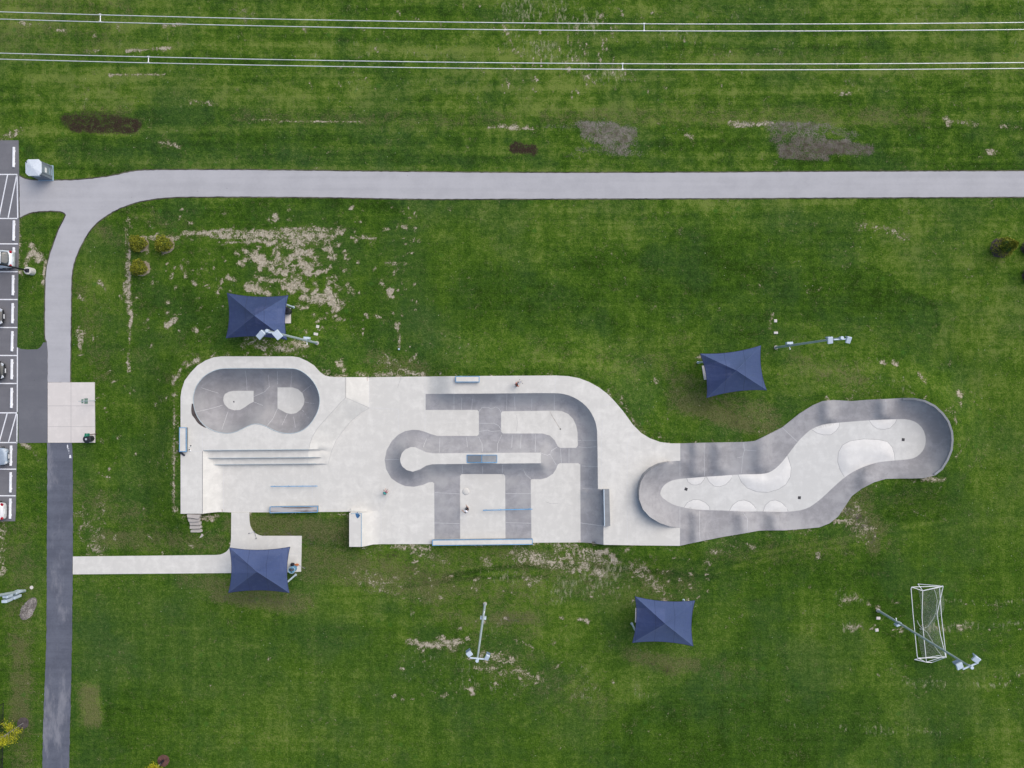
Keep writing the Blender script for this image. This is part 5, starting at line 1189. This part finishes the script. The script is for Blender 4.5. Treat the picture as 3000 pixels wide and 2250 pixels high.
def tree(lb, x, y, ring_r, mat, seed, hh=4.6, cr=1.25, ring='mulch', guard=False):
    g_ = G(x, y); t = thing('young_tree', lb, 'tree', g_); rng = random.Random(seed)
    tk = MB().tube([(0, 0, -.05), (.02, .01, 1.0), (-.02, .02, 2.2), (0, 0, hh * .85)], [.055, .045, .035, .012], 8)
    tips = []
    for k_ in range(16):
        z0 = rng.uniform(1.3, hh * .8); a = rng.uniform(0, 6.28); L = cr * rng.uniform(.6, 1.0) * (1.15 - z0 / hh * .6)
        e_ = Vector((math.cos(a) * L, math.sin(a) * L, z0 + rng.uniform(.2, .7))); tk.tube([(0, 0, z0), e_ * .5 + Vector((0, 0, z0 * .5 - .05)), e_], [.018, .012, .005], 5); tips.append((Vector((0, 0, z0)), e_))
    tk.build('trunk', M['bark'], t, True)
    def fn(rg_):
        a, b_ = tips[rg_.randrange(len(tips))]; c = a.lerp(b_, rg_.uniform(.35, 1.08))
        o_ = Vector((rg_.gauss(0, .14), rg_.gauss(0, .14), rg_.gauss(0, .13))); return c + o_, (o_ + Vector((0, 0, .25))).normalized()
    v, f = tuft_cloud(fn, 3600, .085, rng); mesh_obj('crown', v, f, mat, t)
    pl = [(math.cos(a / 26 * 6.283) * ring_r * rng.uniform(.93, 1.07), math.sin(a / 26 * 6.283) * ring_r * rng.uniform(.93, 1.07)) for a in range(26)]
    MB().prism(pl, -.06, .05).build('mulch_ring', M[ring], t)
    if guard: MB().cyl((0, 0, .02), (0, 0, .7), .13, .10, n=12).build('trunk_guard', M['black_plastic'], t, True)
tree('young tree with yellow-green leaves in a grey mulch ring beside the fence', 68, 2118, .55, M['leaf_yellow'], 11, 4.4, 1.15)
tree('young tree in a reddish mulch ring at the bottom edge of the lawn', 479, 2228, .58, M['leaf_yellow'], 12, 3.1, .65, 'mulch_red', True)

# gravel patch
g_ = G(84, 1783); gr = MB(); gr_poly = []
rng = random.Random(5)
for k_ in range(420):
    a = rng.uniform(0, 6.283); r_ = math.sqrt(rng.random()); lx = 1.15 * r_ * math.cos(a); ly = .52 * r_ * math.sin(a) * (1.15 - .25 * r_ * math.cos(a))
    th = R(58); gr.box((lx * math.cos(th) - ly * math.sin(th), lx * math.sin(th) + ly * math.cos(th), .03 + .03 * (1 - r_)), (rng.uniform(.04, .10),) * 2 + (.05,), rz=rng.uniform(0, 3), rx=rng.uniform(-.4, .4))
o = gr.build('gravel_heap', simple('gravel', (.24, .22, .205), .95, var=.5, scale=5)); o.location = g_; tag(o, 'oval patch of grey gravel on the grass left of the dark path', 'gravel', kind='stuff')
th = R(58); pl = [(1.25 * math.cos(a) * math.cos(th) - .58 * math.sin(a) * math.sin(th), 1.25 * math.cos(a) * math.sin(th) + .58 * math.sin(a) * math.cos(th)) for a in [k_ / 30 * 6.283 for k_ in range(30)]]
o2 = MB().prism(pl, -.05, .025).build('gravel_bed', simple('gravel_fines', (.15, .135, .125), .95, var=.35, scale=8), o)

# fence at the lower left
fn = thing('chain_link_fence', 'black chain-link fence with posts at the bottom left corner', 'fence', P(11, 2060, 0)); off = P(11, 2060, 0)
fpts = [(11, 2060), (10, 2113), (9.5, 2167), (9, 2221), (8.5, 2275), (8, 2330)]
for x, y in fpts: MB().cyl(P(x, y) - off - Vector((0, 0, .05)), P(x, y) - off + Vector((0, 0, 1.85)), .035, n=8).build('post', M['fence'], fn)
a = P(*fpts[0]) - off; b_ = P(*fpts[-1]) - off
MB().cyl(a + Vector((0, 0, 1.8)), b_ + Vector((0, 0, 1.8)), .025, n=6).cyl(a + Vector((0, 0, .08)), b_ + Vector((0, 0, .08)), .02, n=6).build('top_rail', M['fence'], fn)
ms = MB(); L = (b_ - a).length; u_ = (b_ - a).normalized(); n_ = int(L / .07)
for i in range(-26, n_):
    for sg_ in (1, -1):
        s0 = i * .07 + (0 if sg_ > 0 else 1.8); s1 = s0 + sg_ * 1.8
        if min(s0, s1) < 0 or max(s0, s1) > L: continue
        ms.cyl(a + u_ * s0, a + u_ * s1 + Vector((0, 0, 1.8)), .004, n=3, caps=False)
ms.build('mesh_panel', M['fence'], fn)

# ------------------------------------------------------------------ power lines
def wire(x, y0, ymin_x, d_left, x0=-2500, x1=5500):
    pass
zb_ = 30.0; xm = 2200
def zw(y_off, x):   # real sag: the span hangs lowest near xm
    return zb_ + 1.55 * ((x - xm) / 2200) ** 2
def mkpair(label, ya, yb, spx, grp):
    """ya, yb: photo rows of the two conductors at the sag point"""
    root = thing('power_line', label, 'power line', P(xm, ya, zb_), 0, grp); off = P(xm, ya, zb_)
    for y_ in (ya, yb):
        Y = (CY - y_) / S * (H - zb_) / H
        pts_ = []
        for X in np.linspace(-62, 90, 90):
            xp = CX + X * S * H / (H - zb_); z = zw(0, xp); pts_.append(Vector((X, Y, z)) - off)
        MB().tube(pts_, .023, 6).build('conductor', M['conduct'], root, True)
    Ya = (CY - ya) / S * (H - zb_) / H; Yb = (CY - yb) / S * (H - zb_) / H
    for sx in spx:
        z = zw(0, sx); X = (sx - CX) / S * (H - z) / H
        MB().cyl(Vector((X, Ya, z)) - off, Vector((X, Yb, z)) - off, .025, n=6).box(Vector((X, Ya, z)) - off, (.12, .06, .09)).box(Vector((X, Yb, z)) - off, (.12, .06, .09)).build('spacer', M['conduct'], root)
mkpair('upper twin power line along the top of the picture', 70.5, 91.0, (294, 1887), 'twin power lines over the north field')
mkpair('lower twin power line, second pair from the top', 187.5, 204.5, (435, 1824), 'twin power lines over the north field')

# ------------------------------------------------------------------ people
def skin_mesh(name, chains, mat, parent, sub=2):
    """chains: lists of (x,y,z,r); the first point of a chain is merged with a near existing one"""
    bm = bmesh.new(); lay = bm.verts.layers.skin.verify(); known = []
    for ci, ch in enumerate(chains):
        prev = None
        for (x, y, z, r_) in ch:
            p = Vector((x, y, z)); hit = next((q for q in known if (q.co - p).length < .004), None)
            if hit is None:
                hit = bm.verts.new(p); rr = r_ if isinstance(r_, tuple) else (r_, r_); hit[lay].radius = rr; known.append(hit)
            if prev is not None and prev != hit and not bm.edges.get((prev, hit)): bm.edges.new((prev, hit))
            prev = hit
    known[0][lay].use_root = True
    me_ = bpy.data.meshes.new(name); bm.to_mesh(me_); bm.free(); me_.materials.append(mat)
    o_ = bpy.data.objects.new(name, me_); link(o_, parent)
    m_ = o_.modifiers.new('Skin', 'SKIN'); m_.use_smooth_shade = True
    s2 = o_.modifiers.new('Sub', 'SUBSURF'); s2.levels = s2.render_levels = sub; return o_
def person(lb, px, py, z0, rz, hgt, shirt, trousers, head, arms, legs, lean=0):
    """arms: two lists shoulder->elbow->wrist offsets; legs: hip->knee->ankle; x is forward, scale 1 = 1.75 m"""
    k = hgt / 1.75; g_ = P(px, py, z0 + 1.0 * k); t = thing('person', lb, 'person', (g_.x, g_.y, z0), R(rz)); t.scale = (k, k, k)
    lx = lean
    pel = (0, 0, .93, .125); wst = (lx * .3, 0, 1.08, .115); chs = (lx * .7, 0, 1.28, .135); nck = (lx, 0, 1.46, .058); hd0 = (lx * 1.1 + .01, 0, 1.54, .06); hd = (lx * 1.2 + .02, 0, 1.64, .10); top_ = (lx * 1.2, 0, 1.71, .085)
    ch = [[pel, wst, chs, nck, hd0, hd, top_]]
    sh = []; tr = []
    for s_, (el, wr) in zip((1, -1), arms):
        shd = (lx * .9, s_ * .175, 1.40, .062)
        e_ = (shd[0] + el[0], shd[1] + s_ * el[1], shd[2] + el[2], .045); w_ = (e_[0] + wr[0], e_[1] + s_ * wr[1], e_[2] + wr[2], .030)
        d = Vector(w_[:3]) - Vector(e_[:3]); d.normalize(); side = d.cross(Vector((0, 0, 1))).normalized() if abs(d.z) < .95 else Vector((1, 0, 0))
        pm = Vector(w_[:3]) + d * .07
        ch.append([chs, shd, e_, w_, (*pm, .028)])
        for fi, fo in enumerate((-.027, -.009, .009, .027)):
            b0 = pm + side * fo + d * .035; L_ = (.065, .08, .075, .058)[fi]
            ch.append([(*pm, .028), (*b0, .0095), (*(b0 + d * L_ * .55 - Vector((0, 0, .012))), .0085), (*(b0 + d * L_ - Vector((0, 0, .035))), .007)])
        tb_ = Vector(w_[:3]) + d * .03 - side * .03; ch.append([w_, (*tb_, .012), (*(tb_ + d * .04 - side * .02), .009)])
        m_ = Vector(shd[:3]).lerp(Vector(e_[:3]), .75)
        sh.append([(chs[0], 0, chs[2], .152), (shd[0], shd[1], shd[2], .078), (*m_, .062)])
    for s_, (kn, an) in zip((1, -1), legs):
        hp_ = (0, s_ * .09, .88, .092); k_ = (hp_[0] + kn[0], hp_[1] + s_ * kn[1], hp_[2] + kn[2], .06); a_ = (k_[0] + an[0], k_[1] + s_ * an[1], k_[2] + an[2], .040)
        ch.append([pel, hp_, k_, a_, (a_[0] + .10, a_[1], max(.03, a_[2] - .05), .032)])
        tr.append([(0, 0, .93, .14), (hp_[0], hp_[1], hp_[2], .105), (k_[0], k_[1], k_[2], .075), (a_[0], a_[1], a_[2] + .05, .055)])
        q = MB().box((a_[0] + .06, a_[1], max(.045, a_[2] - .035)), (.27, .10, .085), bevel=.03, seg=2).build('shoe', M['black_plastic'], t, True)
    body = skin_mesh('body', ch, M['skin'], t)
    hx = hd[0]
    fm = MB().sph((hx + .095, .035, 1.655), .013).sph((hx + .095, -.035, 1.655), .013).build('eyes', M['black'], body)
    MB().sph((hx + .105, 0, 1.62), .016, (1, .8, 1.3)).build('nose', M['skin'], body, True); MB().box((hx + .093, 0, 1.58), (.02, .045, .010), bevel=.003).build('mouth', M['red'], body)
    MB().sph((hx, .098, 1.63), .024, (.8, .5, 1.2)).sph((hx, -.098, 1.63), .024, (.8, .5, 1.2)).build('ears', M['skin'], body, True)
    skin_mesh('shirt', [[(0, 0, .95, .140), (wst[0], 0, 1.08, .135), (chs[0], 0, 1.28, .152), (nck[0], 0, 1.41, .085)]] + sh, simple(lb[:12] + '_shirt', shirt, .85), t)
    skin_mesh('trousers', tr, simple(lb[:12] + '_trousers', trousers, .85), t)
    kind, c = head; hm = simple(lb[:12] + '_head', c, .5 if kind != 'hair' else .9)
    if kind == 'hair': MB().sph((hx - .018, 0, 1.69), .112, (1.05, .95, .85), 14).build('hair', hm, t, True)
    else:
        MB().sph((hx - .012, 0, 1.66), .10, (1, .95, 1), 12).build('hair', simple('hair_dark', (.03, .02, .015), .9), t, True)
        c_ = MB().sph((hx - .005, 0, 1.70), .122 if kind == 'cap' else .140, (1.05, .95, .72), 16).build('cap' if kind == 'cap' else 'helmet', hm, t, True)
        if kind == 'cap': MB().box((hx + .13, 0, 1.685), (.11, .15, .015), bevel=.006).build('peak', hm, c_)
    return t
st = ((.02, .01, -.44), (0, 0, -.40))
person('person in a black shirt and white cap standing on the centre pad with arms bent', 1368, 1495, 0, 152, 1.78, (.018, .018, .025), (.03, .03, .04), ('cap', (.75, .75, .78)), [((.06, .10, -.26), (.22, -.05, -.05)), ((.02, .14, -.24), (.18, .05, -.10))], [st, ((.05, .02, -.44), (-.05, 0, -.40))])
person('child in an orange-red top and navy trousers by the north deck edge, one leg forward', 1513, 1128, U, 38, 1.35, (.45, .09, .06), (.03, .03, .09), ('hair', (.03, .02, .015)), [((.10, .08, -.24), (.22, -.03, .02)), ((-.03, .12, -.25), (.12, .02, -.18))], [((.16, .02, -.41), (.12, 0, -.38)), ((-.02, .01, -.44), (-.08, 0, -.40))], .08)
person('child in a teal helmet riding a pink scooter beside the round end of the track', 1127, 1446, 0, 55, 1.30, (.06, .22, .24), (.05, .07, .14), ('helmet', (.05, .30, .28)), [((.16, .04, -.20), (.22, .03, -.08)), ((.16, .04, -.20), (.22, .03, -.08))], [((.10, -.02, -.40), (-.06, 0, -.40)), ((-.02, .0, -.44), (-.02, 0, -.36))], .10)
g_ = P(1130, 1442, 0); scooter('pink scooter ridden by the child in the teal helmet', (g_.x, g_.y, .0), R(55), (.45, .16, .22), (.55, .22, .30))
g_ = P(1521, 1122, U); scooter('pale grey scooter standing beside the child in the orange-red top', (g_.x, g_.y, U), R(38), (.5, .5, .52), (.45, .45, .48))

# ------------------------------------------------------------------ camera and light
cam = bpy.data.cameras.new('camera'); co = bpy.data.objects.new('camera', cam); link(co)
co.location = (0, 0, H); co.rotation_euler = (0, 0, 0); cam.sensor_fit = 'HORIZONTAL'; cam.sensor_width = 36
cam.lens = 36 * (S * H) / 3000; cam.clip_end = 8000; cam.clip_start = .5
scene.camera = co
SUN_EL, SUN_ROT = R(50), R(48)     # from the north-east, behind thin cloud
w = bpy.data.worlds.new('World'); scene.world = w; w.use_nodes = True; nt_ = w.node_tree
sk = nt_.nodes.new('ShaderNodeTexSky'); sk.sky_type = 'NISHITA'; sk.sun_disc = False; sk.sun_elevation = SUN_EL; sk.sun_rotation = SUN_ROT; sk.dust_density = 2.5; sk.air_density = 1.0; sk.ozone_density = 1.0
bgn = nt_.nodes['Background']; nt_.links.new(sk.outputs[0], bgn.inputs[0]); bgn.inputs[1].default_value = .15
sl = bpy.data.lights.new('sun', 'SUN'); sl.energy = 2.55; sl.angle = R(65); sl.color = (1, .94, .86); so_ = bpy.data.objects.new('sun', sl); link(so_)
dv = Vector((math.sin(SUN_ROT) * math.cos(SUN_EL), math.cos(SUN_ROT) * math.cos(SUN_EL), math.sin(SUN_EL)))
so_.rotation_euler = dv.to_track_quat('Z', 'Y').to_euler()
scene.view_settings.view_transform = 'Standard'; scene.view_settings.look = 'None'; scene.view_settings.exposure = 0; scene.view_settings.gamma = 1
